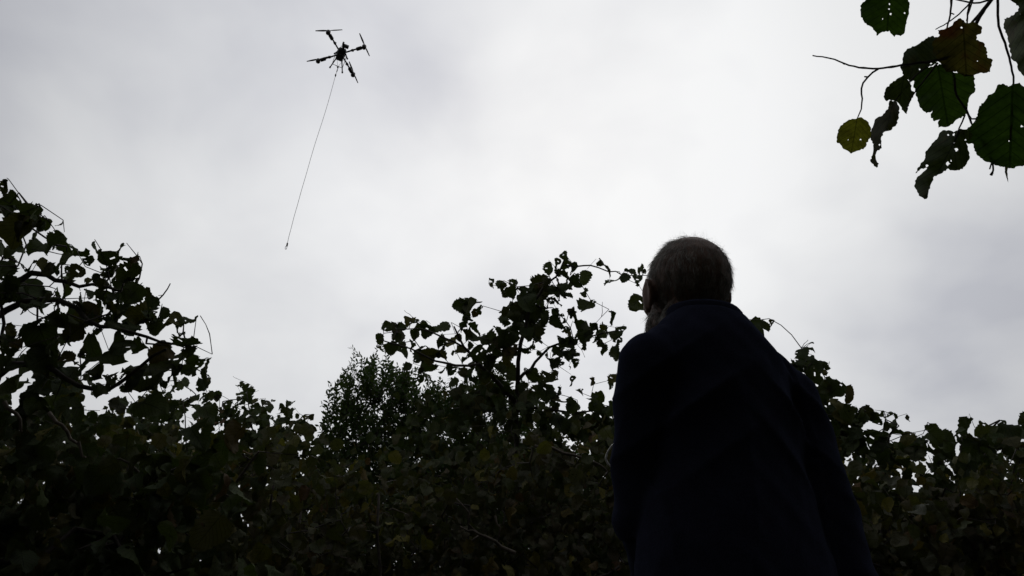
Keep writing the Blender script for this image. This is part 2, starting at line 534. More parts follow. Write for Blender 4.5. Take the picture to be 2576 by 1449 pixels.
class Shrub:
    """grows twigs from the given stems to every leaf (Prim's tree) and hangs the leaves"""
    def __init__(self, name, label, cat, base, group=None, seed=1):
        self.root = bpy.data.objects.new(name, None); COL.objects.link(self.root)
        self.root.empty_display_size = 0.2
        self.root.location = base; self.base = np.array(base, float)
        self.root['label'] = label; self.root['category'] = cat
        if group:
            self.root['group'] = group
        self.stems = []; self.leaf = []; self.tg = []; self.extra = []; self.bare = 20; self.tiny = False
        self.r = np.random.default_rng(seed)

    def stem(self, pts, r0, r1, mat=None):
        pts = np.asarray(pts, float)
        # subdivide and wobble
        q = [pts[0]]
        for a, b in zip(pts[:-1], pts[1:]):
            k = max(2, int(np.linalg.norm(b - a) / 0.12))
            for i in range(1, k + 1):
                q.append(a + (b - a) * i / k)
        q = np.array(q)
        for _ in range(2):
            q[1:-1] = (q[:-2] + 2 * q[1:-1] + q[2:]) / 4
        q[1:-1] += self.r.normal(0, 0.006, q[1:-1].shape)
        self.stems.append((q, np.linspace(r0, r1, len(q)), mat or M_BARK))

    def add_leaf(self, c, size, droop=None, face=0.5):
        """a leaf whose middle is at c"""
        r = self.r
        ang = r.uniform(0, 2 * math.pi)
        t = np.array([math.cos(ang), math.sin(ang) * 0.7, -(droop if droop is not None else r.uniform(0.1, 2.0))])
        t = unit(t)
        n = unit(r.normal(0, 0.75, 3) + np.array([0, -face, 0.75]))
        if abs(n @ t) > 0.9:
            n = unit(n + np.array([0.6, 0.3, 0.5]))
        Rm = frame(t, n)
        base = c - t * size * 0.5
        self.leaf.append([base, Rm, size, int(r.integers(0, 1000))])
        return base - t * size * 0.15 + np.array([0, 0, 0.03 * size])

    def explicit(self, pts, depth, jit, f, s_px, smin=0.045, smax=0.14, grow=1.38, comp=0.6):
        for x, y, s in pts:
            px, py = f(x, y)
            d = depth(px, py) + self.r.normal(0, jit)
            size = min(smax, max(smin, s / s_px / 1.4907 * d / F * grow))
            self.tg.append(self.add_leaf(P(px, py, d), size, face=0.9))
            self.leaf[-1].append(True)
            for _c in range(int(comp + self.r.uniform())):
                c2 = P(px, py, d) + self.r.normal(0, 0.5, 3) * size
                self.tg.append(self.add_leaf(c2, size * self.r.uniform(0.4, 0.75), face=0.9)); self.leaf[-1].append(True)

    def fill(self, outline, yc, hw, zmin, n, size, k=4, spread=0.09, top_bias=1.0):
        o = np.array([Py(px, py, yc) for px, py in outline])
        xs, zs = o[:, 0], o[:, 2]
        cnt = 0
        while cnt < n:
            x = self.r.uniform(xs[0], xs[-1])
            y = yc + self.r.uniform(-hw, hw)
            H = np.interp(x, xs, zs)
            H = CAM[2] + (H - CAM[2]) * (y / yc) if yc > 0 else H
            if H <= zmin:
                cnt += 1; continue
            z = zmin + (H - zmin) * self.r.uniform(0, 1) ** top_bias
            c = np.array([x * (y / yc if yc > 0 else 1), y, z])
            if math.sin(c[0] * 9 + 2 * math.sin(c[2] * 7)) * math.sin(c[2] * 11 + c[1] * 8) < -0.45:
                cnt += 0.35; continue
            for _ in range(k):
                self.add_leaf(c + self.r.normal(0, spread, 3) * np.array([1, 1, 0.8]), size * self.r.uniform(0.45, 1.3))
            self.tg.append(c + np.array([0, 0, spread * 0.4]))
            cnt += 1

    def twig_tree(self):
        nodes = np.concatenate([s[0] for s in self.stems]); ns = len(nodes)
        tg = np.array(self.tg)
        n = len(tg)
        allp = [tuple(x) for x in nodes]
        d2 = np.full(n, 1e9); par = np.zeros(n, int)
        NP = nodes.copy()
        for i in range(0, n, 400):
            dd = ((tg[i:i + 400, None, :] - nodes[None]) ** 2).sum(-1)
            par[i:i + 400] = dd.argmin(1); d2[i:i + 400] = dd.min(1)
        pts = list(nodes); parent = [-1] * ns
        done = np.zeros(n, bool)
        for _ in range(n):
            j = int(np.where(done, 1e18, d2).argmin())
            done[j] = True
            a = pts[par[j]]; b = tg[j]
            L = np.linalg.norm(b - a)
            last = par[j]
            k = max(1, min(6, int(L / 0.06)))
            off = self.r.normal(0, 0.10 * L, 3); off[2] = abs(off[2]) * 0.8
            for i in range(1, k + 1):
                u = i / k
                p = a + (b - a) * u + off * math.sin(math.pi * u) * 0.7
                pts.append(p); parent.append(last); last = len(pts) - 1
                dd = ((tg - p) ** 2).sum(1)
                m = dd < d2
                d2[m] = dd[m]; par[m] = last
        load = np.zeros(len(pts))
        for i in range(len(pts) - 1, ns - 1, -1):
            load[i] += 1
            if parent[i] >= ns:
                load[parent[i]] += load[i]
        mb = MB()
        for i in range(ns, len(pts)):
            p = parent[i]
            r1 = 0.0011 * (load[i]) ** 0.36
            r0 = 0.0011 * (load[p]) ** 0.36 if p >= ns else r1 * 1.15
            mb.tube([pts[p], pts[i]], [r0, r1], 3, cap=False)
        for _ in range(self.bare):
            p = np.array(pts[int(self.r.integers(0, len(pts)))]); d = unit(self.r.normal(0, 1, 3) + np.array([0, 0, 0.5])); L = self.r.uniform(0.05, 0.13)
            q = [p]
            for _k in range(4):
                d = unit(d + self.r.normal(0, 0.25, 3)); q.append(q[-1] + d * L / 4)
            mb.tube(q, np.linspace(0.0018, 0.0009, 5) * np.array([1, 1, 1.3, 1, 1.5]), 4, cap=False)
        for a, b in self.extra:
            mb.tube([a, b], [0.003, 0.0012], 4, cap=False)
        return mb

    def finish(self, mat, hi=True, keep=300, objects=True):
        inv = -self.base
        for q, rad, m in self.stems:
            mb = MB(); mb.tube(q + inv, rad, 8)
            obj('stem', mb.mesh('stem'), m, self.root)
        mb = self.twig_tree()
        mb.v = [v + inv for v in mb.v]
        obj('twigs', mb.mesh('twigs'), M_TWIG, self.root, kind='stuff')
        L = self.leaf
        sc = np.empty(len(L))
        for i, l in enumerate(L):
            px, py, d = proj(l[0])
            vis = d > 0.1 and -40 < px < 2616 and -40 < py < 1490
            sc[i] = (l[2] / d if vis else 0) * (4.0 if len(l) > 4 else 1.0)
        order = np.argsort(-sc)
        keep = [i for i in order[:keep] if sc[i] > 0] if objects else []
        kset = set(int(i) for i in keep)
        meshes = HI_ME if hi else LO_ME
        for i in keep:
            l = L[i]
            me = meshes(mat)[l[3] % len(meshes(mat))]
            o = bpy.data.objects.new('leaf', me); COL.objects.link(o)
            o.parent = self.root
            Mx = Matrix(np.asarray(l[1] * l[2]).tolist()).to_4x4()
            Mx.translation = Vector(l[0] + inv)
            o.matrix_local = Mx
        rest = [(l[0] + inv, l[1], l[2], l[3]) for i, l in enumerate(L) if i not in kset]
        if rest:
            obj('leaf_mass', join_leaves('leaf_mass', rest, LEAF_TINY if self.tiny else LEAF_LO), mat, self.root, kind='stuff')


_cache = {}


def HI_ME(mat):
    k = ('hi', mat.name)
    if k not in _cache:
        _cache[k] = []
        for v, t, u in LEAF_HI:
            me = tri_mesh('leaf', v, t, u, smooth=True); me.materials.append(mat); _cache[k].append(me)
    return _cache[k]


def LO_ME(mat):
    k = ('lo', mat.name)
    if k not in _cache:
        _cache[k] = []
        for v, t, u in LEAF_LO:
            me = tri_mesh('leaf', v, t, u, smooth=True); me.materials.append(mat); _cache[k].append(me)
    return _cache[k]


def on_ground(p):
    return np.array([p[0], p[1], -0.03])


# ---- hazel with the straight stem, standing beyond the man
fC = crop(1140, 900, 1.61)
LC = [(1575,95,40),(1575,150,50),(1530,200,30),(1635,180,60),(1695,230,65),(1650,250,60),(1585,235,80),(1690,315,45),(1560,290,80),(1590,340,50),(1525,370,60),
(1835,155,90),(1865,250,90),(1980,200,60),(2035,180,50),(1935,230,50),(2030,245,60),(1185,270,55),(1200,315,60),(1255,320,60),(1265,275,50),(1310,315,50),(1420,260,80),(1475,270,60),
(1350,330,70),(1290,375,80),(1240,420,80),(1310,440,90),(1380,350,70),(1440,330,60),(1480,385,50),(1420,400,70),(1460,480,60),(1390,540,100),(1290,510,100),(1220,480,70),(1240,560,80),
(1190,540,60),(1410,590,60),(1520,440,40),(1540,495,70),(1610,430,40),(1625,470,60),(1700,405,80),(2000,390,90),(940,400,65),(1010,395,80),(1055,415,30),(985,470,80),(1030,440,40),
(960,530,45),(1025,545,70),(820,530,85),(740,560,65),(720,515,40),(640,490,50),(670,530,50),(575,595,80),(545,545,60),(505,525,50),(450,598,50),(660,570,50),(810,625,50),(880,620,60),
(935,590,30),(590,670,70),(520,650,60),(640,650,60),(700,680,70),(750,700,80),(820,690,65),(735,750,90),(740,800,60),(705,840,30),(625,775,50),(885,785,55),(840,790,40),(950,675,60),
(975,720,50),(1000,640,40),(1020,590,80),(1110,595,90),(1060,690,70),(1130,650,80),(1180,640,80),(1110,740,70),(1190,770,60),(1240,800,90),(1225,720,70),(1180,850,40),(1330,665,65),
(1210,600,80),(960,800,50),(1010,800,60),(1050,780,60),(980,840,40),(1090,810,70),(1150,820,50),(1610,570,70),(1690,565,80),(1720,620,100),(1760,525,50),(1820,530,50),(1800,570,50),
(1865,570,60),(1915,550,50),(1790,625,60),(1810,665,50),(1580,630,70),(1545,675,70),(1595,695,60),(1635,745,40),(1640,685,40),(1460,670,45),(1500,745,60),(1550,740,40),(1350,790,30),
(1390,820,60),(1470,840,70),(1525,820,50),(1620,853,45),(1885,690,60),(1890,640,60),(1330,890,50),(1400,920,70),(1470,920,90),(1355,940,40),(1530,980,90),(1550,930,60),(1620,1010,60),
(1668,920,35),(1745,957,55),(1760,1000,60),(1630,1080,60),(1700,1100,50),(1745,1110,50),(1790,1060,80),(1380,1070,80),(1420,1040,50),(1470,1050,50),(1330,1060,60),(1450,1130,100),
(1550,1110,100),(1610,1140,80),(1800,1150,130),(1870,840,60),(900,870,60),(930,920,60),(1040,940,60),(960,960,80),(1100,900,70),(1180,900,80),(1250,920,80),(1120,980,80),(1000,1000,90),
(1350,380,90),(1330,480,90),(1370,450,80),(1270,450,70),(1400,490,70),(1340,560,70),(1440,440,60),(1500,320,60),(1540,330,70),(1600,280,60),(1270,610,60),(1160,700,60),(1240,660,70),
(1290,960,80),(1340,1000,70),(1200,1000,90),(1280,1040,90),(1420,1100,90),(1700,1170,90),(1840,1060,70),(1860,1120,90)]
S = Shrub('hazel_shrub', 'slender hazel with dark straight stem and sparse open top, rising behind the man', 'shrub', on_ground(P(1290, 1500, 4.4)), seed=11)
C4 = lambda x, y, d: P(*fC(x, y), d)
S.stem([S.base, C4(1280, 1400, 4.4), C4(1280, 1050, 4.4), C4(1285, 850, 4.4), C4(1305, 620, 4.4), C4(1345, 440, 4.4), C4(1400, 330, 4.42), C4(1520, 230, 4.45), C4(1575, 110, 4.45)], 0.034, 0.004)
S.stem([C4(1283, 980, 4.4), C4(1170, 860, 4.35), C4(1050, 750, 4.3), C4(950, 640, 4.28), C4(905, 520, 4.27)], 0.014, 0.004)
S.stem([C4(1050, 750, 4.3), C4(900, 770, 4.2), C4(800, 730, 4.15), C4(650, 660, 4.1), C4(450, 600, 4.1)], 0.008, 0.003)
S.stem([C4(950, 640, 4.28), C4(850, 580, 4.2), C4(700, 530, 4.2), C4(560, 540, 4.2)], 0.006, 0.0025)
S.stem([C4(1290, 850, 4.4), C4(1370, 800, 4.45), C4(1430, 680, 4.5), C4(1520, 620, 4.5), C4(1700, 590, 4.5), C4(1900, 545, 4.5)], 0.011, 0.003)
S.stem([C4(1575, 150, 4.45), C4(1680, 155, 4.5), C4(1780, 155, 4.5), C4(1880, 215, 4.5), C4(1990, 220, 4.5), C4(2100, 215, 4.5)], 0.005, 0.002)
S.stem([C4(1283, 1000, 4.4), C4(1430, 1020, 4.4), C4(1600, 1050, 4.4), C4(1850, 1020, 4.4)], 0.01, 0.003)
S.bare = 60
S.explicit(LC, lambda px, py: 4.4, 0.10, fC, 1.61)
S.fill([(990, 1090), (1100, 1050), (1180, 1010), (1300, 1010), (1400, 1040), (1480, 1060), (1560, 1040), (1640, 1050)], 4.0, 0.4, 0.5, 480, 0.064, k=7)
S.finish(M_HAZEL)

# ---- big near hazel at the left
fL = crop(0, 640, 1.3667)
LL = [(25,90,50),(40,145,70),(110,195,70),(30,220,70),(172,210,30),(130,270,100),(190,300,80),(80,310,140),(280,345,60),(190,385,80),(60,400,80),(250,400,50),(310,455,100),(230,480,60),
(150,480,50),(50,485,60),(390,425,100),(380,535,80),(490,530,90),(540,520,40),(545,465,90),(600,410,70),(640,455,90),(655,530,100),(600,550,50),(335,605,90),(510,605,80),(680,635,90),
(545,655,60),(595,720,70),(770,695,80),(720,740,100),(650,780,110),(560,760,80),(870,775,100),(910,790,50),(800,810,60),(960,880,120),(930,960,120),(1000,990,80),(1050,1030,110),
(1040,1090,60),(820,940,90),(770,1030,170),(690,1080,110),(880,1060,80),(580,920,150),(450,890,130),(380,830,90),(510,1020,80),(430,770,110),(440,930,60),(300,760,80),(210,700,90),
(150,640,150),(250,660,60),(60,820,60),(160,820,100),(230,880,140),(370,1030,130),(300,1000,80),(130,700,50),(30,600,90),(30,540,100),(560,1070,30),(520,1120,60),(420,680,80),
(460,720,80),(300,650,70),(20,300,80),(90,240,60),(620,660,60),(640,700,80),(30,980,120),(110,960,120),(200,980,110),(90,1050,130),(250,1060,110),(160,1120,120),(330,1110,110),(-60,300,120),(-80,500,120),(-40,700,120),(-60,150,90),
(40,880,60),(280,930,80),(350,960,70),(620,600,50),(660,590,60),(600,800,70),(520,690,60),(380,740,60)]
S = Shrub('hazel_shrub', 'big leafy hazel with broad ragged leaves at the open edge, tallest beside the sky gap', 'shrub', on_ground(P(-100, 1700, 2.3)), seed=21)
B4 = lambda x, y, d: P(*fL(x, y), d)
S.stem([S.base, P(-150, 1500, 2.4), B4(-60, 1150, 2.4), B4(60, 940, 2.4), B4(250, 990, 2.35), B4(420, 1110, 2.3), B4(560, 1160, 2.3), B4(700, 1000, 2.3), B4(850, 915, 2.25)], 0.018, 0.004)
S.stem([S.base + (0.1, 0.05, 0), P(-60, 1500, 2.5), B4(-30, 900, 2.45), B4(-60, 500, 2.45), B4(0, 200, 2.45), B4(25, 100, 2.45)], 0.02, 0.004)
S.stem([B4(-40, 650, 2.45), B4(120, 520, 2.42), B4(250, 520, 2.4), B4(310, 580, 2.4), B4(480, 590, 2.38), B4(620, 620, 2.35)], 0.011, 0.003)
S.stem([B4(-60, 780, 2.45), B4(120, 650, 2.42), B4(330, 640, 2.4), B4(450, 770, 2.35), B4(560, 820, 2.3), B4(760, 850, 2.3), B4(900, 890, 2.28)], 0.011, 0.003)
S.stem([B4(60, 940, 2.4), B4(0, 830, 2.42), B4(-10, 400, 2.42), B4(90, 470, 2.42)], 0.006, 0.003)
S.stem([B4(770, 720, 2.3), B4(860, 625, 2.3), B4(873, 578, 2.3)], 0.0025, 0.0015)
S.stem([B4(330, 600, 2.4), B4(335, 480, 2.4), B4(342, 390, 2.4)], 0.003, 0.0015)
S.bare = 35
S.explicit(LL, lambda px, py: 2.35, 0.09, fL, 1.3667, smax=0.15, grow=1.28, comp=1.3)
S.fill([(-500, 980), (-200, 1000), (0, 1000), (150, 1010), (260, 1050), (380, 1090), (520, 1150), (640, 1220)], 2.2, 0.3, 0.45, 520, 0.066, k=6, spread=0.08)
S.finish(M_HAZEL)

# ---- farther hazel in the dip
S = Shrub('hazel_shrub', 'distant low hazel with many small dark leaves in the dip between shrub and thorn tree', 'shrub', on_ground(P(560, 1500, 6.6)), seed=31)
for a, b in ((-200, (330, 1010)), (-60, (460, 1010)), (40, (560, 1010)), (120, (620, 985)), (200, (720, 1030))):
    S.stem([S.base + (a / 400, 0, 0), P(560 + a, 1400, 6.6), P((560 + a + b[0]) / 2, 1200, 6.6), P(b[0], b[1], 6.6)], 0.02, 0.004)
L2 = [(1750,100),(1720,145),(1790,130),(1770,180),(1720,210),(1690,215),(1660,270),(1630,235),(1830,250),(1880,220),(1915,215),(1930,245),(1880,280),(2070,215),(2045,240),(2020,280),(2080,275),(2060,305),(2170,305),(2120,335),(2160,360),(2000,345),(2030,340),(1970,350),(1100,120),(1150,150),(1060,180),(1110,230),(1000,190),(1200,200),(1240,120),(1290,90),(1330,60),(1410,180),(1460,190),(1500,160),(1560,160),(1490,235),(1520,290),(1590,330),(1480,330),(1280,220),(1340,220),(940,270),(1000,280),(1150,280),(1400,300),(1440,340),(880,230),(860,270),(1700,300),(1750,300),(1800,330),(1650,370),(1700,380),(1760,370),(1600,300),(1540,340),(2130,390),(2160,420),(1900,370),(1850,330)]
S.bare = 50
S.explicit([(x, y, 48) for x, y in L2], lambda px, py: 6.6, 0.15, crop(0, 1400, 1.907), 1.907)
S.fill([(150, 1030), (330, 1020), (400, 1000), (480, 1020), (520, 1040), (560, 1055), (600, 1050), (618, 1050), (640, 1055), (690, 1060), (720, 1070), (745, 1075), (772, 1085), (795, 1110), (840, 1180)], 6.1, 0.45, 0.7, 760, 0.07, k=6, spread=0.10, top_bias=0.75)
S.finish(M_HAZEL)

# ---- hazel to the right of the man
fR = crop(2880, 1200, 1.509)
LR = [(250,160,30),(195,185,60),(210,240,80),(265,225,40),(240,275,50),(285,255,30),(320,290,35),(275,335,90),(345,355,50),(370,370,50),(330,420,60),(400,410,50),(465,425,70),(360,445,60),
(310,460,60),(380,510,60),(440,550,80),(485,515,40),(525,530,40),(520,560,60),(360,560,80),(615,565,60),(685,545,40),(715,585,65),(660,600,50),(695,665,90),(580,640,80),(500,640,90),
(620,690,90),(400,620,90),(540,720,80),(750,750,90),(800,710,70),(860,700,70),(930,640,70),(960,670,80),(830,760,80),(910,740,80),(1010,670,70),(1040,740,80),(1120,630,110),(1070,650,60),
(1170,680,60),(1210,640,40),(1230,690,60),(1280,670,80),(1390,630,100),(1320,680,80),(1430,570,40),(1440,650,80),(1150,740,100),(1250,780,70),(-20,40,50),(-70,55,90),(-140,10,40),(-90,80,70),(150,300,80),(180,360,90),
(230,400,90),(260,480,90),(300,540,90),(450,620,70),(460,690,90),(650,740,80),(700,780,80),(1000,760,70),(1360,720,90),(1420,740,90),(1200,720,60)]
S = Shrub('hazel_shrub', 'hazel hedge shrub sloping down from behind the right shoulder of the man', 'shrub', on_ground(P(2380, 1500, 3.9)), seed=41)
R4 = lambda x, y, d: P(*fR(x, y), d)
for a, b in (((-0.5), (230, 260)), ((-0.3), (420, 500)), ((0.0), (690, 640)), ((0.3), (1100, 660)), ((0.6), (1420, 620))):
    S.stem([S.base + (a, 0, 0), R4(b[0] - 60, 1500, 3.9), R4(b[0] - 50, 1000, 3.9), R4(*b, 3.9)], 0.018, 0.003)
S.explicit(LR, lambda px, py: 3.9, 0.10, fR, 1.509)
S.fill([(1820, 1000), (2000, 960), (2080, 1040), (2150, 1090), (2250, 1150), (2330, 1150), (2450, 1140), (2576, 1110), (2800, 1080)], 3.6, 0.35, 0.4, 700, 0.064, k=7)
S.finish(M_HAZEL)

# ---- small-leaved thorn tree
S = Shrub('thorn_tree', 'bushy tree with tiny narrow leaves and upright spiky shoots', 'tree', on_ground(P(1010, 1500, 7.6)), seed=51)
D5 = 7.6
for b in ((895, 1000), (960, 960), (1040, 1000), (1110, 1020), (1180, 1000), (860, 1080)):
    S.stem([S.base + ((b[0] - 1010) / 1500, 0, 0), P(1000 + (b[0] - 1000) * .3, 1350, D5), P(1000 + (b[0] - 1000) * .7, 1180, D5), P(*b, D5)], 0.04, 0.006)
fT = crop(1180, 1260, 3.15)
TIPS = [(425,125),(770,40),(415,330),(350,380),(190,545),(130,885),(265,820),(45,1050),(150,1000),(870,340),(950,360),(1090,390),(1210,390),(1000,480),(330,460),(560,390),(690,260),(1480,480),(1400,600),(1550,540),(1350,660),(1480,590),(640,300),(250,680),(480,200),(740,150)]


def shoot(S, p, d, L, n, size):
    for i in range(n):
        u = i / n
        c = p + d * L * u
        a = i * 2.4 + S.r.uniform(0, 0.6)
        x = unit(np.cross(d, [0.3, 0.2, 0.9])); y = np.cross(d, x)
        t = unit(d * S.r.uniform(0.5, 1.1) + (x * math.cos(a) + y * math.sin(a)))
        S.leaf.append([c, frame(t, unit(S.r.normal(0, 1, 3) + np.array([0, 0, 1.0]))), size * S.r.uniform(0.7, 1.2) * (1.05 - 0.4 * u), int(S.r.integers(0, 99))])
    S.tg.append(p); S.extra.append((p, p + d * L))


for x, y in TIPS:
    tip = P(*fT(x, y), D5 + S.r.normal(0, 0.2))
    d = unit(np.array([S.r.normal(0, 0.35) + (x - 850) / 2500, S.r.normal(0, 0.3), 1.0]))
    shoot(S, tip - d * 0.42, d, 0.42, 30, 0.065)
OT = [(800, 1100), (825, 1060), (840, 1000), (850, 975), (870, 940), (900, 925), (960, 925), (1000, 945), (1050, 960), (1110, 985), (1160, 985), (1210, 960), (1290, 960), (1400, 1010), (1500, 1060)]
o = np.array([Py(px, py, 7.0) for px, py in OT])
for _ in range(3100):
    x = S.r.uniform(o[0, 0], o[-1, 0]); y = 7.0 + S.r.uniform(-0.6, 0.6)
    H = CAM[2] + (np.interp(x, o[:, 0], o[:, 2]) - 0.30 + 0.16 * math.sin(x * 7.3) * math.sin(x * 3.1 + 1) - CAM[2]) * y / 7.0
    z = 1.2 + (H - 1.2) * S.r.uniform(0, 1) ** 0.7
    d = unit(np.array([S.r.normal(0, 0.5), S.r.normal(0, 0.5), 0.8]))
    shoot(S, np.array([x * y / 7.0, y, z - 0.25]), d, S.r.uniform(0.15, 0.4), 18, 0.062)
for _ in range(110):
    px = S.r.uniform(835, 1330)
    py = np.interp(px, [q[0] for q in OT], [q[1] for q in OT]) + S.r.uniform(-42, 25)
    for k in range(2):
        tip = P(px + S.r.normal(0, 6), py + 24 * k, D5 + S.r.normal(0, 0.25))
        d = unit(np.array([S.r.normal(0, 0.35), S.r.normal(0, 0.3), 1.0]))
        shoot(S, tip - d * 0.3, d, 0.3, 22, 0.06)
LEAF_LO_SAVE = LEAF_LO
LEAF_LO = LEAF_SMALL
S.finish(M_THORN, hi=False, keep=300)
LEAF_LO = LEAF_LO_SAVE

# ---- dark undergrowth hedge along the foot of the picture, several bushes
def hedge(label, x0, x1, yc, hw, outline, n, seed, size=0.08, k=5, objects=True, group=None, zmin=0.25):
    S = Shrub('hazel_bush', label, 'bush', (x0 + (x1 - x0) / 2, yc, -0.03), seed=seed, group=group)
    for i in range(6):
        xb = x0 + (x1 - x0) * (i + 0.5) / 6
        lean = S.r.normal(0, 0.15)
        top = outline[min(len(outline) - 1, int(len(outline) * (i + .5) / 6))]
        zt = Py(top[0], top[1], yc)[2] if yc > 0 else 2.6
        S.stem([(S.base[0] + (xb - S.base[0]) * 0.5, yc + S.r.normal(0, .08), -0.03), (xb + lean * .5, yc, zt * 0.5), (xb + lean, yc + S.r.normal(0, .15), zt * 0.92)], 0.014, 0.004)
    S.fill(outline, yc, hw, zmin, n, size, k=k)
    S.tiny = True
    return S


def px_at(x, y, z):
    return proj((x, y, z))[0]


H1 = hedge('dark tangled bush with dead pale twigs under the near hazel', -1.8, -0.3, 2.8, 0.35, [(-300, 1180), (0, 1130), (300, 1120), (600, 1160), (900, 1180)], 1150, 61, size=0.045, k=8)
fB = crop(0, 1400, 1.907)
fM = crop(1100, 1500, 1.98)
for f, pts, d, r0 in ((fB, [(1030, 925), (1090, 930), (1150, 952)], 2.5, .004), (fB, [(1280, 990), (1340, 970), (1420, 980), (1505, 988)], 2.5, .004),
                      (fB, [(1320, 880), (1500, 877), (1600, 872), (1685, 888)], 2.5, .004), (fB, [(1520, 1500), (1540, 1050), (1640, 860), (1700, 740), (1765, 660), (1850, 560)], 2.55, .006),
                      (fB, [(30, 200), (110, 290), (150, 420)], 1.7, .005), (fB, [(350, 280), (430, 370), (500, 460), (560, 560), (610, 600)], 1.75, .0045),
                      (fB, [(610, 600), (800, 560), (900, 640), (1040, 745), (1180, 790), (1300, 850)], 2.3, .004), (fB, [(800, 1050), (860, 1200), (920, 1400)], 2.3, .006)):
    H1.stem([P(*f(x, y), d) for x, y in pts], r0, r0 * 0.6, M_DEAD)
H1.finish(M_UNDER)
H2 = hedge('dark dense bush beneath the thorn tree with a pale forked dead branch', -0.7, 0.9, 3.4, 0.45, [(700, 1220), (950, 1240), (1100, 1190), (1300, 1140), (1500, 1130), (1700, 1100)], 1350, 62, size=0.045, k=8)
for f, pts, d, r0 in ((fM, [(1650, 1140), (1560, 1080), (1420, 1010)], 2.75, .008), (fM, [(1420, 1010), (1380, 1030), (1325, 1045)], 2.75, .006), (fM, [(1420, 1010), (1330, 975), (1240, 940)], 2.75, .005),
                      (fM, [(1380, 1000), (1300, 850), (1210, 730)], 2.8, .004), (fM, [(1500, 860), (1530, 960), (1525, 1060)], 2.8, .004),
                      (fM, [(710, 820), (790, 832), (860, 860)], 2.7, .003), (fM, [(120, 1120), (200, 1140), (290, 1160), (420, 1180)], 2.6, .0035), (fM, [(1790, 340), (1900, 375), (2100, 415), (2250, 470), (2330, 530)], 3.2, .007)):
    H2.stem([P(*f(x, y), d) for x, y in pts], r0, r0 * 0.6, M_DEAD)
H2.finish(M_UNDER)
H3 = hedge('low dark bush at the foot of the hazel hedge with one curled brown leaf', 1.0, 3.0, 3.0, 0.35, [(1900, 1300), (2150, 1250), (2400, 1240), (2700, 1200)], 900, 63, size=0.049, k=8)
H3.finish(M_UNDER)
bl_ = HI_ME(M_BROWN)[3]
o = bpy.data.objects.new('leaf', bl_); COL.objects.link(o); o.parent = H3.root; o['label'] = 'curled pale brown leaf'
Mx = Matrix((frame((0.9, 0.1, -0.5), (0.1, -0.8, 0.6)) * 0.085).tolist()).to_4x4(); Mx.translation = Vector(P(*fR(1320, 1075), 2.75) - H3.base)
o.matrix_local = Mx
BK = [('far dark hedge bush closing the view behind the distant hazel', -5.0, -1.2, 7.6, [(-150, 1110), (200, 1100), (500, 1110), (800, 1115)], 64),
      ('far dark hedge bush closing the view behind the thorn tree', -1.6, 1.4, 7.8, [(750, 1115), (1000, 1120), (1300, 1120), (1600, 1120)], 65),
      ('far dark hedge bush closing the view behind the man', 1.2, 5.0, 7.6, [(1550, 1130), (1900, 1110), (2300, 1150), (2750, 1110)], 66)]
for lab, a, b, y, ol, sd in BK:
    hedge(lab, a, b, y, 0.6, ol, 330 if sd == 65 else 520, sd, size=0.10, k=6).finish(M_UNDER, hi=False, keep=120)

# ---- unseen hazels behind and beside the camera, added to shade the scene
for i, (x, y, h, n) in enumerate(((-2.2, -1.6, 5.4, 520), (0.2, -2.2, 6.2, 640), (2.5, -1.8, 5.8, 560), (-3.6, 0.6, 4.2, 420), (3.8, 0.7, 5.2, 460))):
    S = Shrub('hazel_shrub', ['shorter of the two hazels flanking the tallest hazel, at the back of the clearing', 'tallest hazel at the back of the clearing, facing the back of the man', 'taller of the two hazels flanking the tallest hazel, at the back of the clearing',
                              'lowest hazel, on the flank of the clearing beside the big leafy hazel', 'hazel on the flank of the clearing beyond the overhanging branch'][i], 'shrub', (x, y, -0.03), seed=70 + i)
    for k in range(7):
        a = k * 0.9 + i
        S.stem([(x + .12 * math.cos(a), y + .12 * math.sin(a), -.03), (x + .4 * math.cos(a), y + .4 * math.sin(a), h * .5), (x + .9 * math.cos(a), y + .8 * math.sin(a), h * .9)], 0.025, 0.005)
    for _ in range(n):
        u = S.r.normal(0, 1, 3); u = unit(u) * S.r.uniform(0.2, 1) ** 0.5
        c = np.array([x + u[0] * 1.4, y + u[1] * 1.1, h * 0.55 + u[2] * h * 0.45])
        for _k in range(6):
            S.add_leaf(c + S.r.normal(0, 0.13, 3), 0.14 * S.r.uniform(0.7, 1.3))
        S.tg.append(c)
    S.tiny = True
    S.finish(M_HAZEL, hi=False, objects=False)
print('shrubs done')

# ------------------------------------------------------------------ overhanging hazel branch, close to the lens
fO = crop(3000, 0, 1.907)
DO = 1.15
T = bpy.data.objects.new('hazel_tree', None); COL.objects.link(T)
TB = np.array([1.75, 0.15, -0.03])
T.location = TB
T['label'] = 'overhanging hazel branch with large torn green, yellow and brown leaves'
T['category'] = 'tree'


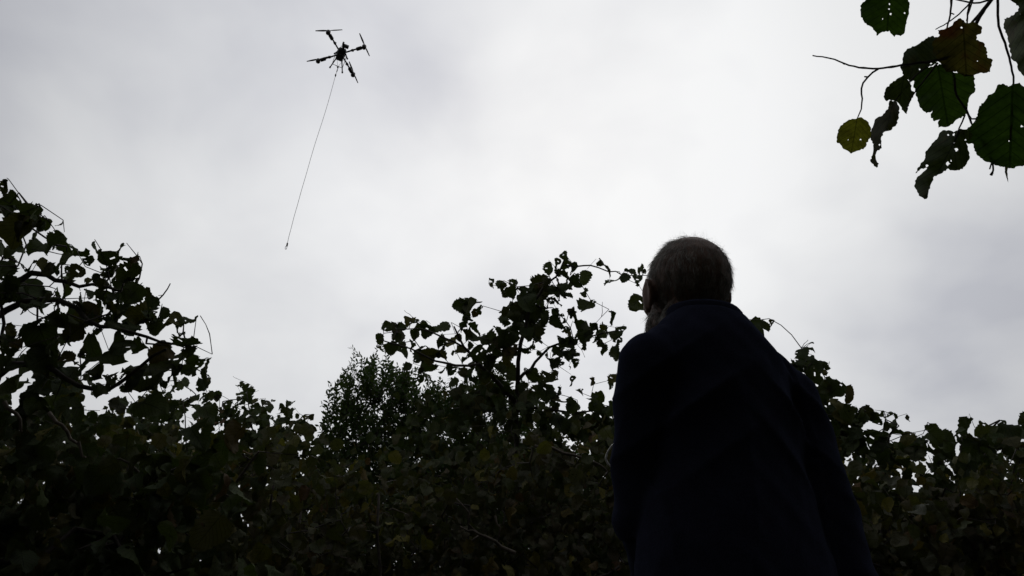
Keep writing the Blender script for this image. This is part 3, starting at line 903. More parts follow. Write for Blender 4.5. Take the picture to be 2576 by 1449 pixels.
def traced_leaf(poly, base, tip, mat, d0, tilt=(0, 0), cup=0.0, holes=(), seed=0, tooth=7.0, label=None):
    """outline in enlargement pixels; the blade is tilted and cupped in depth"""
    r = np.random.default_rng(seed)
    poly = np.array(poly, float)
    c = poly.mean(0)
    pts = []
    n = len(poly)
    for i in range(n):
        a, b = poly[i], poly[(i + 1) % n]
        k = max(1, int(np.linalg.norm(b - a) / 11))
        nrm = np.array([b[1] - a[1], a[0] - b[0]]); nrm = nrm / (np.linalg.norm(nrm) + 1e-9)
        for j in range(k):
            q = a + (b - a) * j / k
            if j:
                q = q + nrm * (tooth if r.uniform() < 0.5 else -tooth * 0.5) * r.uniform(0.1, 1.0)
            pts.append(q)
    pts = np.array(pts)
    hp = []
    for hx, hy, hr in holes:
        k = 7
        hp.append(np.array([(hx + hr * r.uniform(0.3, 1.5) * math.cos(q * 2 * math.pi / k), hy + hr * r.uniform(0.3, 1.5) * math.sin(q * 2 * math.pi / k)) for q in range(k)]))
    V = [Vector(p) for p in pts]; E = [(i, (i + 1) % len(pts)) for i in range(len(pts))]
    for h in hp:
        o = len(V); V += [Vector(p) for p in h]; E += [(o + i, o + (i + 1) % len(h)) for i in range(len(h))]
    lo, hi = pts.min(0), pts.max(0)

    def inside(q, pg):
        x, y = q; w = False; j = len(pg) - 1
        for i in range(len(pg)):
            if (pg[i][1] > y) != (pg[j][1] > y) and x < (pg[j][0] - pg[i][0]) * (y - pg[i][1]) / (pg[j][1] - pg[i][1]) + pg[i][0]:
                w = not w
            j = i
        return w
    for x in np.arange(lo[0], hi[0], 22):
        for y in np.arange(lo[1], hi[1], 22):
            q = np.array([x, y]) + r.uniform(-5, 5, 2)
            if inside(q, pts) and np.min(((pts - q) ** 2).sum(1)) > 90:
                V.append(Vector(q))
    vo, eo, fo, _, _, _ = delaunay_2d_cdt(V, E, [], 0, 1e-4)
    q = np.array([tuple(v) for v in vo])
    tris = []
    for f in fo:
        m = q[list(f)].mean(0)
        if inside(m, pts) and not any(inside(m, h) for h in hp):
            for k in range(1, len(f) - 1):
                tris.append((f[0], f[k], f[k + 1]))
    base = np.array(base, float); tip = np.array(tip, float)
    ax = tip - base; L = np.linalg.norm(ax); ax /= L; pe = np.array([-ax[1], ax[0]])
    v = (q - base) @ ax / L; s = (q - base) @ pe
    hw = np.abs(s).max()
    u = s / hw
    uv = np.stack([u, v], 1)
    ph = r.uniform(0, 6)
    size = L / 1.907 / 1.4907 * d0 / F
    dep = d0 + size * (tilt[0] * (v - 0.5) + tilt[1] * u + cup * u * u + 0.17 * np.abs(u) * np.sin(6 * v + ph) + 0.03 * np.sin(v * 8 * 2 * math.pi * 0.5 - np.abs(u) * 5))
    W = np.array([P(*fO(a, b), d) for (a, b), d in zip(q, dep)]) - TB
    me = tri_mesh('leaf', W, tris, uv, smooth=True)
    obj('leaf', me, mat, T, label=label)


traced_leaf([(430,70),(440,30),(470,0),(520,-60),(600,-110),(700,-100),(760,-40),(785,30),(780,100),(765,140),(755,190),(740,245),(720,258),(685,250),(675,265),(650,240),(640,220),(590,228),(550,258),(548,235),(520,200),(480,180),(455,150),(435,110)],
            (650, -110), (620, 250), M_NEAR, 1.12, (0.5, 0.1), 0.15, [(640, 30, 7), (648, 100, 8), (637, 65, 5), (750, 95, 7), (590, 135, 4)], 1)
traced_leaf([(410,845),(440,838),(480,865),(500,900),(510,950),(500,990),(475,1020),(470,1050),(430,1075),(395,1085),(365,1100),(350,1085),(310,1065),(290,1035),(260,1010),(265,970),(280,920),(310,880),(350,855),(385,850)],
            (408, 848), (366, 1100), M_YELLOW, 1.10, (0.3, 0.0), 0.1, [(435, 998, 8), (345, 1000, 4)], 2, label='small round yellow-green leaf at the twig end')
traced_leaf([(640,720),(690,725),(712,780),(705,830),(690,890),(640,935),(600,945),(580,985),(585,1060),(555,1075),(540,1110),(548,1150),(565,1170),(550,1200),(525,1175),(503,1155),(520,1100),(525,1030),(505,990),(510,930),(535,855),(590,825),(630,780)],
            (670, 720), (548, 1200), M_OLIVE, 1.13, (0.2, 0.35), 0.1, [(570, 1035, 6)], 3, label='narrow curled olive leaf hanging down')
traced_leaf([(740,535),(790,590),(800,650),(822,665),(790,725),(770,765),(765,815),(745,800),(720,760),(690,725),(640,712),(622,725),(597,690),(610,640),(660,590)],
            (745, 537), (700, 800), M_HAZEL, 1.14, (0.7, -0.4), 0.5, (), 4)
traced_leaf([(870,295),(940,258),(985,270),(1030,340),(1030,420),(980,440),(920,480),(880,510),(850,540),(830,570),(790,590),(740,535),(715,480),(735,440),(740,380),(780,345),(830,325)],
            (990, 420), (740, 480), M_HAZEL, 1.19, (0.4, 0.3), 0.2, [(935, 455, 9), (855, 495, 6)], 5)
traced_leaf([(1150,130),(1190,165),(1250,160),(1300,190),(1300,230),(1262,255),(1260,285),(1305,300),(1335,350),(1340,410),(1380,430),(1365,480),(1360,515),(1300,520),(1240,540),(1170,545),(1120,510),(1040,510),(1010,460),(980,420),(950,370),(950,300),(1000,250),(985,215),(1040,205),(1090,180),(1110,150)],
            (1165, 150), (1190, 540), M_BROWN, 1.13, (0.3, -0.2), 0.25, [(990, 365, 8), (1155, 200, 7), (1268, 437, 5)], 6, label='ragged brown and yellow leaf above the green one')
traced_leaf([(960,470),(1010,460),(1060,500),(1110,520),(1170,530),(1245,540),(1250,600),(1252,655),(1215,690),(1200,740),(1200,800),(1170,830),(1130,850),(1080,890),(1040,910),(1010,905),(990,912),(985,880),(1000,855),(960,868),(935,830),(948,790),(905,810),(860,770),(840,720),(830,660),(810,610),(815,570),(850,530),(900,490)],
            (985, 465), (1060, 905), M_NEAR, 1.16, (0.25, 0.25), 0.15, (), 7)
traced_leaf([(1010,940),(1060,930),(1100,945),(1150,920),(1200,930),(1240,960),(1215,1000),(1190,1000),(1200,1060),(1215,1120),(1180,1190),(1140,1218),(1090,1218),(1060,1205),(1000,1245),(960,1260),(940,1310),(920,1370),(915,1410),(890,1425),(850,1400),(835,1360),(815,1330),(835,1270),(880,1230),(910,1200),(870,1205),(825,1240),(860,1180),(890,1140),(900,1080),(950,1020),(985,985)],
            (1150, 925), (890, 1420), M_HAZEL, 1.15, (0.2, 0.25), 0.2, [(1115, 1070, 12), (1060, 1170, 13), (1100, 962, 9), (1080, 1150, 7), (1185, 1000, 8), (905, 1185, 11), (1060, 965, 6), (1100, 1020, 5)], 8, label='tattered dark leaf hanging lowest, full of holes')
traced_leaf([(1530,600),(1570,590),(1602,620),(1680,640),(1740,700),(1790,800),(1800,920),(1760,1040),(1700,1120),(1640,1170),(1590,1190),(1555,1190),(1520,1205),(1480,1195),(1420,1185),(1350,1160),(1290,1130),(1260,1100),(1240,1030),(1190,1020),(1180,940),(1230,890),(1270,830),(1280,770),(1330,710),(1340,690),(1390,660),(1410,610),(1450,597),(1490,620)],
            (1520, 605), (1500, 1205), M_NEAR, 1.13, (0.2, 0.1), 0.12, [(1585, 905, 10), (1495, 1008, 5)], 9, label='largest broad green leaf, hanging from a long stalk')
traced_leaf([(1520,0),(1560,40),(1560,80),(1510,110),(1460,135),(1455,200),(1480,250),(1490,300),(1500,360),(1510,420),(1550,450),(1560,500),(1600,545),(1680,560),(1760,480),(1800,350),(1790,200),(1740,80),(1680,-20),(1600,-60)],
            (1620, -60), (1640, 555), M_HAZEL, 1.2, (0.3, 0.3), 0.2, [(1580, 100, 6)], 10)
traced_leaf([(1468,1185),(1488,1190),(1482,1230),(1490,1305),(1476,1270),(1464,1230)], (1478, 1185), (1490, 1305), M_OLIVE, 1.15, (0.2, 0), 0.1, (), 11, tooth=2)
traced_leaf([(1490, -20), (1620, -40), (1720, 20), (1700, 70), (1602, 110), (1560, 95), (1570, 50)], (1500, -20), (1700, 60), M_HAZEL, 1.24, (0.3, 0.2), 0.2, (), 12)

TW = [([(90,397),(150,408),(210,405),(250,425),(320,460),(420,483),(520,490),(600,488),(720,467),(830,450),(960,438),(1060,410),(1200,280),(1290,110),(1360,10),(1420,-80)], 1.14, .0007, .0024),
      ([(560,493),(520,515),(480,550),(450,590),(432,640),(445,700),(445,750),(425,810),(408,852)], 1.13, .0012, .0006),
      ([(480,550),(460,548)], 1.13, .0010, .0008), ([(320,460),(305,450)], 1.14, .0009, .0008),
      ([(1230,160),(1300,85),(1360,10),(1420,-80)], 1.145, .0015, .0028),
      ([(970,210),(1080,150),(1170,75),(1240,-10),(1300,-90)], 1.15, .0006, .0012),
      ([(1050,210),(1075,110),(1085,0),(1080,-90)], 1.15, .0008, .0013), ([(1083,95),(1103,103)], 1.15, .0007, .0007),
      ([(1415,-90),(1415,100),(1418,190),(1450,270),(1490,380),(1510,470),(1535,580),(1525,620),(1515,760),(1505,1000)], 1.13, .0015, .0007),
      ([(1110,-5),(1200,15),(1250,30),(1350,0),(1420,-30)], 1.155, .0008, .0014), ([(1240,-10),(1210,70),(1190,150)], 1.14, .0009, .0006),
      ([(985,450),(900,560),(810,670),(760,780)], 1.13, .0012, .0006), ([(1040,430),(1100,530),(1110,650),(1140,720),(1195,790),(1225,880)], 1.145, .0013, .0011),
      ([(1180,820),(1160,870),(1140,925),(1080,1060)], 1.145, .0010, .0005), ([(1205,820),(1225,850),(1255,850)], 1.14, .0009, .0011),
      ([(1225,880),(1300,1000),(1390,1185),(1370,1250)], 1.16, .0010, .0010), ([(1376,1235),(1366,1252)], 1.16, .0015, .0018), ([(1370,1165),(1356,1210)], 1.16, .0008, .0008), ([(1195,165),(1200,60),(1230,-20)], 1.145, .0008, .0011),
      ([(680,722),(740,640),(800,560),(920,470)], 1.14, .0005, .0010)]
for pts, d, r0, r1 in TW:
    w = np.array([P(*fO(x, y), d) for x, y in pts])
    q = []
    for a, b in zip(w[:-1], w[1:]):
        k = max(1, int(np.linalg.norm(b - a) / 0.006))
        q += [a + (b - a) * i / k for i in range(k)]
    q.append(w[-1]); q = np.array(q)
    if len(q) > 4:
        q[1:-1] = (q[:-2] + q[1:-1] + q[2:]) / 3
        q[1:-1] += rng.normal(0, 0.0003, q[1:-1].shape)
    rad = 1.3 * np.linspace(r0, r1, len(q)) * (1 + 0.25 * (rng.uniform(0, 1, len(q)) > 0.93))
    mb = MB(); mb.tube(q - TB, rad, 6)
    obj('twig', mb.mesh('twig'), M_TWIG, T)
J = P(*fO(1420, -85), 1.145)


mb = MB(); q = smooth_path([TB * (1, 1, 1), TB + (0.02, 0.02, 1.0), TB + (-0.05, 0.05, 1.9), TB + (-0.1, 0.05, 2.9)]); mb.tube(q - TB, np.linspace(.045, .012, len(q)), 10)
obj('trunk', mb.mesh('trunk'), M_BARK, T)
mb = MB(); q = smooth_path([TB + (0.0, 0.03, 1.3), TB + (-0.35, 0.35, 1.75), J + (0.25, -0.05, 0.1), J]); mb.tube(q - TB, np.linspace(.018, .0025, len(q)), 8)
obj('limb', mb.mesh('limb'), M_BARK, T)
for dst in (P(*fO(1300, -90), 1.15), P(*fO(1080, -90), 1.15), P(*fO(1415, -90), 1.13), P(*fO(650, -112), 1.12), P(*fO(1620, -62), 1.2)):
    mb = MB(); q = smooth_path([J + (0.1, -0.02, 0.05), (J + (0.1, -0.02, 0.05)) * .5 + dst * .5 + (0, 0, .03), dst]); mb.tube(q - TB, np.linspace(.0022, .0009, len(q)), 6)
    obj('twig', mb.mesh('twig'), M_TWIG, T)
items = []
for _ in range(1500):
    u = unit(rng.normal(0, 1, 3)) * rng.uniform(0.3, 1)
    c = TB + (0.15, -0.15, 2.2) + u * (0.75, 0.7, 0.9)
    px, py, d = proj(c)
    if d > 0 and px < 2900 and py > -500:
        continue
    t = unit((rng.normal(), rng.normal(), -0.6)); nn = unit(rng.normal(0, .6, 3) + (0, 0, 1))
    items.append((c - TB, frame(t, nn), 0.1 * rng.uniform(.7, 1.2), int(rng.integers(0, 99))))
obj('leaf_mass', join_leaves('leaf_mass', items, LEAF_LO), M_HAZEL, T, kind='stuff')

# ------------------------------------------------------------------ quadcopter
DPOS = np.array([-3.98081963, 12.20914965, 15.20744763 + CAM[2]])
DR = np.array(Euler((0.06179675, -0.05067322, -2.68997004), 'XYZ').to_matrix())
D = bpy.data.objects.new('quadcopter_drone', None); COL.objects.link(D)
D.location = DPOS; D.rotation_euler = Euler((0.06179675, -0.05067322, -2.68997004), 'XYZ')
D['label'] = 'black four-rotor drone flying high against the grey sky'; D['category'] = 'drone'
fD = crop(1080, 60, 4.997)


def dl(x, y, zl):
    """enlargement pixel -> point of the drone's own level zl"""
    r = DR.T @ ray(*fD(x, y)); o = DR.T @ (CAM - DPOS)
    return o + r * ((zl - o[2]) / r[2])


RD = 0.6 / math.sqrt(2)
MOT = {'A': (RD, RD), 'B': (-RD, RD), 'C': (RD, -RD), 'D': (-RD, -RD)}
TIP = {'A': (1075, 262), 'B': (1320, 285), 'C': (285, 870), 'D': (1310, 1265)}
mb = MB()
# body: tapered hull with deck plates and battery
def rect(hx, hy, z, c=0.025, oy=0):
    return [(sx * (hx - (c if k else 0)), sy * (hy - (0 if k else c)) + oy, z) for sx, sy, k in ((1, 1, 0), (1, 1, 1), (-1, 1, 1), (-1, 1, 0), (-1, -1, 0), (-1, -1, 1), (1, -1, 1), (1, -1, 0))]
mb.loft([rect(.07, .145, -.085), rect(.086, .165, -.06), rect(.088, .17, 0.0), rect(.08, .15, .03)])
mb.loft([rect(.105, .085, -.016, .04), rect(.105, .085, .016, .04)])
body = obj('body', mb.mesh('body', False), M_PLASTIC, D)
mb = MB(); mb.loft([rect(.045, .09, .029, .01, -.02), rect(.045, .09, .075, .02, -.02)]); obj('battery', mb.mesh('battery', False), M_PLASTIC, D)
for k, (mx, my) in MOT.items():
    u = np.array([mx, my]) / 0.6
    Rz = np.array([[u[0], -u[1], 0], [u[1], u[0], 0], [0, 0, 1]])
    e = lambda a, b, c: Rz @ np.array([a, b, c])
    mb = MB(); mb.tube([e(.08, 0, 0), e(.575, 0, 0)], .019, 8); arm = obj('arm', mb.mesh('arm'), M_CARBON, D)
    mb = MB(); mb.loft([[e(x, .03 * math.cos(a), .03 * math.sin(a)) for a in np.arange(8) * math.pi / 4] for x in (.275, .285, .315, .325)]); mb.box(e(.30, .03, .0), (.016, .02, .02), Rz); obj('clamp', mb.mesh('clamp', False), M_PLASTIC, arm)
    mb = MB(); mb.loft([[e(x, w * cy, z) for cy, z in ((1, -.032), (1, .012), (-1, .012), (-1, -.032))] for x, w in ((.40, .024), (.415, .036), (.53, .036), (.54, .026))]); mb.box(e(.44, .03, .0), (.012, .022, .01), Rz); obj('speed_controller', mb.mesh('speed_controller', False), M_PLASTIC, arm)
    mb = MB()
    mb.loft([[e(.6 + r * math.cos(a), r * math.sin(a), z) for a in np.arange(16) * math.pi / 8] for r, z in ((.026, -.062), (.047, -.056), (.053, -.036), (.053, .02), (.048, .03), (.012, .038), (.010, .065))])
    mot = obj('motor', mb.mesh('motor', False), M_MOTOR, D)
    mb = MB(); mb.loft([[e(.6 + r * math.cos(a), r * math.sin(a), z) for a in np.arange(12) * math.pi / 6] for r, z in ((.018, .056), (.018, .07), (.008, .076))])
    prop = obj('propeller', mb.mesh('propeller'), M_CARBON, D)
    t = dl(*TIP[k], .063); dirv = t[:2] - np.array([mx, my]); ang = math.atan2(dirv[1], dirv[0])
    for s in (0, math.pi):
        ca, sa = math.cos(ang + s), math.sin(ang + s)
        rings = []
        for i in range(9):
            v = i / 8; rr = .012 + .30 * v
            ch = .018 + .026 * math.sin(min(1, v * 2.2) * math.pi / 2) - .022 * v ** 2; tw = math.radians(26 - 18 * v)
            loop = []
            for (cx, cz) in ((-.5, 0), (0, .07), (.5, 0), (0, -.03)):
                y = ch * cx * math.cos(tw); z = .063 + ch * (cx * math.sin(tw) + cz) + .012 * v
                loop.append((mx + rr * ca - y * sa, my + rr * sa + y * ca, z))
            rings.append(loop)
        mb = MB(); mb.loft(rings); obj('blade', mb.mesh('blade'), M_CARBON, prop)
# landing legs
ZF = -0.30
feet = {'fl': (872, 705), 'fr': (1112, 802), 'rl': (785, 965), 'rr': (1018, 1062)}
top = {'fl': (.0, .0), 'fr': (0, 0), 'rl': (0, 0), 'rr': (0, 0)}
FT = {}
for k, (x, y) in feet.items():
    f = dl(x, y, ZF); FT[k] = f
    t = np.array([np.clip(f[0], -.065, .065), np.clip(f[1], -.125, .125), -.05])
    mb = MB(); mb.tube([t, t * .3 + f * .7, f], [.016, .014, .013], 8); leg = obj('leg', mb.mesh('leg'), M_CARBON, D)
    mb = MB(); dd = unit(f - t); mb.tube([f - dd * .03, f, f + np.array([0, .02, -.012])], [.018, .022, .017], 8); obj('foot', mb.mesh('foot'), M_PLASTIC, leg)
mid = lambda a, b, u: FT[a] * (1 - u) + FT[b] * u
low = lambda p, z: np.array([p[0] * .82, p[1] * .82, z])
for a, b in (('rl', 'rr'), ('fl', 'rl'), ('fr', 'rr'), ('fl', 'fr')):
    mb = MB(); mb.tube([low(FT[a], -.2), low(FT[b], -.2)], .006, 6); obj('brace', mb.mesh('brace'), M_CARBON, D)
hook = dl(933, 985, -.34); hk0 = dl(933, 955, -.30)
for a in ('rl', 'rr', 'fl', 'fr'):
    mb = MB(); mb.tube([low(FT[a], -.2), low(FT[a], -.2) * .4 + hk0 * .6 + np.array([0, 0, .01]), hk0], .0035, 5); obj('sling_wire', mb.mesh('sling_wire'), M_CARBON, D)
mb = MB(); mb.tube([hk0 + (0, 0, .012), hk0 * .6 + hook * .4, hook], [.018, .02, .009], 8); obj('hook_release', mb.mesh('hook_release'), M_PLASTIC, D)
# camera gimbal at the front, antennas
mb = MB(); mb.tube([(0, .14, -.02), (0.0, .235, -.03)], .032, 8); g = obj('gimbal_arm', mb.mesh('gimbal_arm'), M_PLASTIC, D)
mb = MB(); mb.box((-.03, .265, -.03), (.15, .06, .07)); mb.box((.035, .315, -.03), (.04, .05, .06)); obj('camera_head', mb.mesh('camera_head', False), M_PLASTIC, g)
mb = MB(); mb.tube([(-.02, .265, -.06), (-.02, .265, -.08)], .018, 12); obj('lens', mb.mesh('lens'), M_MOTOR, g)
for x, y in ((.05, .14), (-.06, .12), (.085, .05)):
    mb = MB(); mb.tube([(x, y, .0), (x * 1.05, y * 1.02, .10)], .006, 6); obj('antenna', mb.mesh('antenna'), M_PLASTIC, D)

# rope hanging from the hook
h0 = DPOS + DR @ hook
rope_px = [(933, 985), (905, 1030), (893, 1100)]
fS = crop(1000, 240, 2.0125)
RP = [(520, 85), (497, 170), (470, 270), (440, 370), (405, 480), (365, 600), (330, 720), (297, 840), (260, 960), (230, 1075), (207, 1150), (197, 1190), (185, 1240), (165, 1310), (155, 1362)]
R0 = bpy.data.objects.new('hanging_line', None); COL.objects.link(R0)
R0.location = h0
R0['label'] = 'long thin line with a small metal clip hanging beneath the drone'; R0['category'] = 'rope'
d0 = float((h0 - CAM) @ FW); d1 = 15.5
pts = [np.zeros(3)]
for i, (x, y) in enumerate(RP):
    px, py = fS(x, y)
    u = (py - 168) / (625 - 168)
    # depth along a plumb line: interpolate the world height
    A = h0; Bp = P(720, 625, d1)
    r = ray(px, py)
    best = min(np.linspace(0, 1, 400), key=lambda w: abs((proj(A + (Bp - A) * w)[1]) - py))
    dd = float((A + (Bp - A) * best - CAM) @ FW)
    pts.append(P(px, py, dd) - h0)
q = smooth_path(pts, 4)
mb = MB(); mb.tube(q, .0045, 6); obj('line', mb.mesh('line'), M_ROPE, R0)
mb = MB(); mb.tube([q[1] * .6, q[2]], [.012, .010], 8); obj('swivel', mb.mesh('swivel'), M_PLASTIC, R0)
mb = MB(); k0 = pts[1]; mb.tube([k0 + (0, 0, .05), k0, k0 - (0, 0, .05)], [.008, .02, .008], 8); obj('knot', mb.mesh('knot'), M_PLASTIC, R0)
e0 = pts[-1]
mb = MB(); mb.tube([e0 + (0, 0, .03), e0 - (0, 0, .04)], .016, 8); obj('weight', mb.mesh('weight'), M_PLASTIC, R0)
mb = MB(); cc = e0 - (0.01, 0, .078); mb.tube([cc + (.016 * math.sin(a), 0, .04 * math.cos(a)) for a in np.linspace(0, 2 * math.pi, 17)], .006, 6, cap=False); obj('clip', mb.mesh('clip'), M_STEEL, R0)

# ------------------------------------------------------------------ the man
YAW = math.radians(25)
HC = np.array([0.0, 0.02, 1.65])
HW = P(1718, 716, 1.85)
RZ = np.array(Matrix.Rotation(YAW, 3, 'Z'))
MP = HW - RZ @ HC
MP[2] = 0.0
man = bpy.data.objects.new('person', None); COL.objects.link(man)
man.location = MP; man.rotation_euler = (0, 0, YAW)
man['label'] = 'person in dark navy fleece seen from behind, balding grey hair, looking up at the drone'
man['category'] = 'person'
HR = np.array((Matrix.Rotation(math.radians(-13), 3, 'Z') @ Matrix.Rotation(math.radians(26), 3, 'X') @ Matrix.Rotation(math.radians(2), 3, 'Y')))
HSC = 1.06


def ring(c, rx, ry, z, n=28, p=2.3, tilt=0.0):
    a = np.arange(n) * 2 * math.pi / n
    x = np.sign(np.cos(a)) * np.abs(np.cos(a)) ** (2 / p) * rx
    y = np.sign(np.sin(a)) * np.abs(np.sin(a)) ** (2 / p) * ry
    return np.stack([c[0] + x, c[1] + y, np.full(n, z) + tilt * y], 1)


def limb(mb, pts, rad, n=14):
    p = smooth_path(pts, 6); r = np.interp(np.linspace(0, 1, len(p)), np.linspace(0, 1, len(rad)), rad)
    mb.tube(p, r, n)
    mb.ell(p[0], (r[0],) * 3, nu=n, nv=8); mb.ell(p[-1], (r[-1],) * 3, nu=n, nv=8)


SH = {-1: np.array([-.150, -.035, 1.405]), 1: np.array([.178, -.035, 1.402])}
EL = {-1: np.array([-.128, .07, 1.14]), 1: np.array([.215, -.045, 1.03])}
WR = {-1: np.array([.02, .25, 1.05]), 1: np.array([.13, .22, 1.02])}


def head(mb):
    h = MB()
    h.ell((0, -.016, .038), (.083, .104, .092)); h.ell((0, -.055, -.055), (.064, .045, .07)); h.ell((0, .035, -.035), (.062, .066, .078)); h.ell((0, .074, -.088), (.03, .026, .024))
    h.ell((0, .082, .03), (.052, .024, .02)); h.ell((0, .02, .05), (.070, .082, .068))
    for s in (-1, 1):
        h.ell((s * .042, .062, -.018), (.027, .028, .026)); h.ell((s * .033, .085, .006), (.014, .010, .007)); h.ell((s * .033, .083, .018), (.015, .01, .006))
        h.ell((s * .052, .02, -.065), (.017, .045, .035))
        rt = np.array(Matrix.Rotation(s * math.radians(-24), 3, 'Z') @ Matrix.Rotation(math.radians(-12), 3, 'X'))
        h.ell((s * .088, -.012, -.008), (.006, .018, .033), rt); h.tube([np.array([s * (.088 + .006 * math.sin(a_) ), -.012 - .017 * math.cos(a_ * .9), -.008 + .032 * math.sin(a_)]) for a_ in np.linspace(-1.2, 2.6, 12)], .0045, 6); h.ell((s * .079, .0, -.008), (.009, .012, .024), rt); h.ell((s * .081, -.004, -.036), (.006, .009, .012), rt)
    h.tube([(0, .092, .028), (0, .106, .005), (0, .120, -.018), (0, .098, -.03)], [.008, .011, .015, .010], 10)
    for s in (-1, 1):
        h.ell((s * .012, .104, -.024), (.009, .012, .008))
    h.ell((0, .096, -.052), (.024, .010, .006)); h.ell((0, .094, -.064), (.021, .011, .007))
    V = np.concatenate(h.v); Tt = np.concatenate(h.t)
    mb.add((V * HSC) @ HR.T + HC, Tt)
    k0 = HC + HR @ np.array([0, -.02, -.045]); mb.tube(smooth_path([k0, k0 * .5 + np.array([0, -.03, 1.45]) * .5 + (0, -.004, 0), (0, -.03, 1.44)], 5), np.linspace(.058, .066, 11), 16)


def hand(mb, s, w):
    d = unit(np.array([-s * .25, 1.0, 0.05])); side = unit(np.array([-s * 1.0, -.25, 0.1])) ; dn = np.cross(side, d) * (1 if s < 0 else -1)
    dn = dn if dn[2] < 0 else -dn
    limb(mb, [w - d * .03, w + d * .03, w + d * .085], [.026, .034, .036], 12)
    for i, L in enumerate((.072, .082, .077, .060)):
        b = w + d * .095 + side * (i - 1.5) * -.0215
        mb.tube(smooth_path([b - d * .02, b + d * L * .45, b + d * L * .7 + dn * L * .35, b + d * L * .6 + dn * L * .7], 4), np.linspace(.0095, .0075, 13), 8)
    b = w + d * .03 + side * .03
    mb.tube(smooth_path([b, b + side * .03 + d * .03, b + side * .035 + d * .065 + dn * .01], 4), np.linspace(.012, .009, 9), 8)


mb = MB()
head(mb)
mb.loft([ring((0, 0), .15, .10, .86), ring((0, 0), .15, .10, 1.0), ring((0, -.01), .15, .10, 1.2), ring((0, -.03), .15, .09, 1.36), ring((0, -.035), .10, .07, 1.45), ring((0, -.03), .06, .06, 1.52)])
for s in (-1, 1):
    limb(mb, [SH[s] * (.9, 1, 1), EL[s]], [.048, .040]); limb(mb, [EL[s], WR[s]], [.038, .026]); hand(mb, s, WR[s])
    limb(mb, [(s * .09, 0, .92), (s * .10, .01, .50), (s * .105, -.02, .10)], [.075, .055, .042])
    limb(mb, [(s * .105, -.04, .06), (s * .115, .06, .05), (s * .125, .16, .04)], [.04, .038, .03])
bm_ = fused(mb, 'body', 0.005, 4)
obj('body', bm_, M_SKIN, man)
# hair
n = len(bm_.vertices)
co = np.empty(n * 3, np.float32); bm_.vertices.foreach_get('co', co); co = co.reshape(-1, 3).astype(float)
no = np.empty(n * 3, np.float32); bm_.vertices.foreach_get('normal', no); no = no.reshape(-1, 3).astype(float)
hl = (co - HC) @ HR; hn = no @ HR
hair = MB(); beard = MB(); top_h = MB()


def strand(mb, p, d0, d1, L, r, seg=4, curl=0.0):
    pts = [p]
    c = rng.normal(0, 1, 3) * curl
    for i in range(seg):
        u = (i + 1) / seg
        d = unit(d0 * (1 - u) + d1 * u + c * math.sin(u * 3))
        pts.append(pts[-1] + d * L / seg)
    mb.tube([HR @ q + HC for q in pts], np.linspace(r, r * .25, seg + 1), 3, cap=False)


sel = np.where((hl[:, 2] > -.10) & (np.abs(hl).max(1) < .17))[0]
CR = np.array([0.015, -.06, .12])
for i in rng.choice(sel, 25000, replace=True):
    x, y, z = hl[i]; nn = hn[i]
    if y > 0.07 or (y > 0.035 and z < .06):
        continue
    if abs(x) > .072 and -.05 < z < .03 and y > -.035:
        continue                              # ears stay bare
    if z < -.085:
        continue
    bald = math.exp(-((x - .015) / .06) ** 2 - ((y + .02) / .09) ** 2) * (1 if z > .04 else 0)
    if rng.uniform() < bald * 1.3:
        continue
    p = hl[i] + rng.normal(0, .0014, 3)
    rad = p - CR
    fl = rad - nn * (rad @ nn)
    fl = unit(fl / 0.12 + np.cross(nn, fl) * 3 + np.array([0, -.25, -.8 if z < .06 else -.1]))
    fl = unit(fl - nn * (fl @ nn))
    cl = 0.35 * np.array([math.sin(p[2] * 210 + p[0] * 160), math.sin(p[0] * 190 + p[1] * 170), math.sin(p[1] * 230 + p[2] * 90)])
    L = rng.uniform(.013, .024) * (1.3 if z < -.03 else 1)
    strand(hair, p, unit(nn * .30 + fl + rng.normal(0, .12, 3)), unit(fl + nn * .04 + cl + rng.normal(0, .12, 3)), L, .00032, 2, .08)
# thin flyaway wisps across the crown
tp = np.where((hl[:, 2] > .085) & (np.abs(hl[:, 0]) < .055) & (hl[:, 1] < .07))[0]
for i in rng.choice(tp, 300):
    strand(hair, hl[i], unit(hn[i] + rng.normal(0, .45, 3)), unit(rng.normal(0, .7, 3) + np.array([-.5, -.2, .25])), rng.uniform(.010, .026), .00014, 5, .4)
obj('hair', hair.mesh('hair'), M_HAIR, man, kind='stuff', label='short grey hair, thin on the crown')
bs = np.where((hl[:, 1] > .0) & (hl[:, 2] < -.03) & (hl[:, 2] > -.125) & (np.abs(hl).max(1) < .14))[0]
for i in rng.choice(bs, 600):
    strand(beard, hl[i], unit(hn[i] + np.array([0, 0, -.5]) + rng.normal(0, .4, 3)), unit(np.array([0, .1, -1]) + rng.normal(0, .3, 3)), rng.uniform(.004, .009), .0002, 2)
obj('beard', beard.mesh('beard'), M_BEARD, man, kind='stuff')
for s in (-1, 1):
    mb = MB(); mb.ell(HR @ np.array([s * .033, .086, .012]) + HC, (.0115,) * 3, nu=16, nv=12); e_ = obj('eye', mb.mesh('eye'), M_EYE, man)
    mb = MB(); mb.ell(HR @ np.array([s * .033, .0945, .013]) + HC, (.0055, .0045, .0055), HR, nu=12, nv=8); obj('iris', mb.mesh('iris'), M_IRIS, e_)
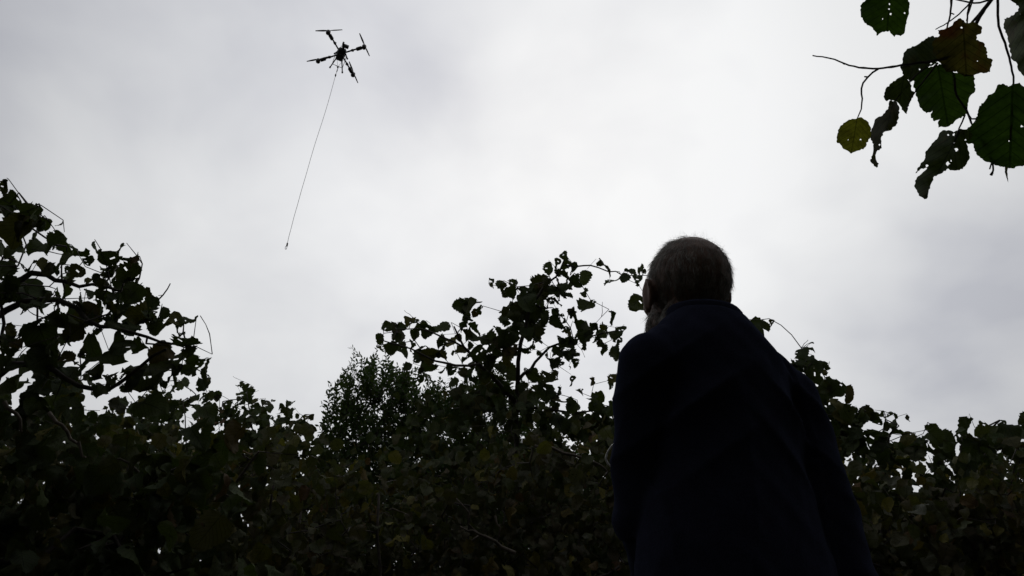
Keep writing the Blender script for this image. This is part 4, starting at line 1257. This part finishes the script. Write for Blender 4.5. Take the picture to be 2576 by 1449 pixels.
# fleece jacket
mb = MB()
mb.loft([ring((0, .005), .195, .145, .80), ring((0, .0), .192, .145, .92), ring((-.005, -.005), .180, .138, 1.06), ring((0, -.015), .165, .128, 1.2), ring((0, -.03), .162, .125, 1.32), ring((0, -.04), .148, .115, 1.41, tilt=.1), ring((0, -.042), .142, .105, 1.47, tilt=.15), ring((0, -.045), .108, .092, 1.515, tilt=.2), ring((0, -.04), .078, .078, 1.56, tilt=.22)])
for s in (-1, 1):
    limb(mb, [SH[s], SH[s] * .45 + EL[s] * .55 + (s * .01, 0, 0), EL[s]], [.074, .068, .064], 18)
    limb(mb, [EL[s], EL[s] * .4 + WR[s] * .6, WR[s]], [.068, .056, .046], 16)
    limb(mb, [SH[s] * (.25, 1, 1) + (0, 0, .09), SH[s] + (0, 0, -.01)], [.078, .072], 16)


def ridge(t):
    return 1 - np.abs(np.sin(t)) ** 0.7


def folds(co, no):
    x, y, z = co[:, 0], co[:, 1], co[:, 2]
    back = (np.abs(x) < .17)
    lowk = np.clip((1.42 - z) * 3.5, 0, 1)
    # drapes falling from the shoulder blades to the hem, and drag lines into the armpits
    f = 0.016 * (ridge(x * 15 + 1.1 + 0.9 * np.sin(z * 4.1) + 1.6 * (1.45 - z)) - 0.4) * lowk * back
    for s in (-1, 1):
        d = np.hypot(x - s * .12, (z - 1.30) * 0.8)
        f += 0.015 * (ridge((z - 1.30) * 26 + (x - s * .12) * s * 20) - 0.4) * np.exp(-(d / .11) ** 2)
    arm = np.clip((np.abs(x) - .17) / .03, 0, 1)
    f += 0.006 * (ridge(z * 21 + 1.5 * np.sin(y * 17) + x * 9) - 0.4) * arm * np.clip((1.34 - z) * 6, 0, 1)
    f += 0.004 * (ridge(z * 33 + 3 * np.sin(x * 11)) - 0.4) * np.clip((1.08 - z) * 8, 0, 1)
    f -= 0.005 * np.exp(-((np.abs(x) - .142 - (1.42 - z) * .12) / .006) ** 2) * (z > 1.24)
    return f + 0.0012 * np.sin(x * 83 + z * 31) * np.sin(z * 57 - y * 61)


obj('jacket', fused(mb, 'jacket', 0.0065, 9, folds), M_FLEECE, man, label='dark navy fleece jacket')
mb = MB()
for k, (rr, z) in enumerate(((.079, 1.535), (.0815, 1.55), (.079, 1.572))):
    pass
rings_o = [ring((0, -.032 + .0), r_, r_ * 1.02, z, p=2.0, tilt=.25) for r_, z in ((.076, 1.54), (.081, 1.552), (.082, 1.572), (.077, 1.580), (.071, 1.572), (.068, 1.54))]
mb.loft(rings_o, cap=False)
obj('collar', mb.mesh('collar'), M_FLEECE, man)
# trousers and boots
mb = MB()
mb.loft([ring((0, 0), .165, .125, .82), ring((0, 0), .17, .125, .95), ring((0, 0), .165, .12, 1.0)])
for s in (-1, 1):
    limb(mb, [(s * .09, 0, .86), (s * .10, .015, .50), (s * .107, -.02, .11)], [.098, .078, .07], 16)
obj('trousers', fused(mb, 'trousers', 0.008, 8), M_TROUSER, man)
for s in (-1, 1):
    mb = MB(); limb(mb, [(s * .107, -.05, .058), (s * .117, .06, .052), (s * .128, .17, .045)], [.052, .05, .043], 14); limb(mb, [(s * .107, -.025, .06), (s * .107, -.025, .15)], [.052, .052], 14); mb.box((s * .117, .06, .012), (.085, .27, .024))
    obj('boot', fused(mb, 'boot', .006, 4), M_SHOE, man)

# white cord looping out at his left side
fP = crop(2240, 840, 1.098)
cp = [(130, 895), (103, 914), (88, 937), (78, 965), (86, 985), (103, 1000), (135, 1012)]
w = np.array([P(*fP(x - 45, y), 1.66) for i, (x, y) in enumerate(cp)])
mb = MB(); q = smooth_path(w, 6); mb.tube(q - w[0], .002, 8)
obj('white_cord', mb.mesh('white_cord'), M_CORD, label='thin white cord looping out from the left side of the navy fleece', cat='cord', loc=w[0])
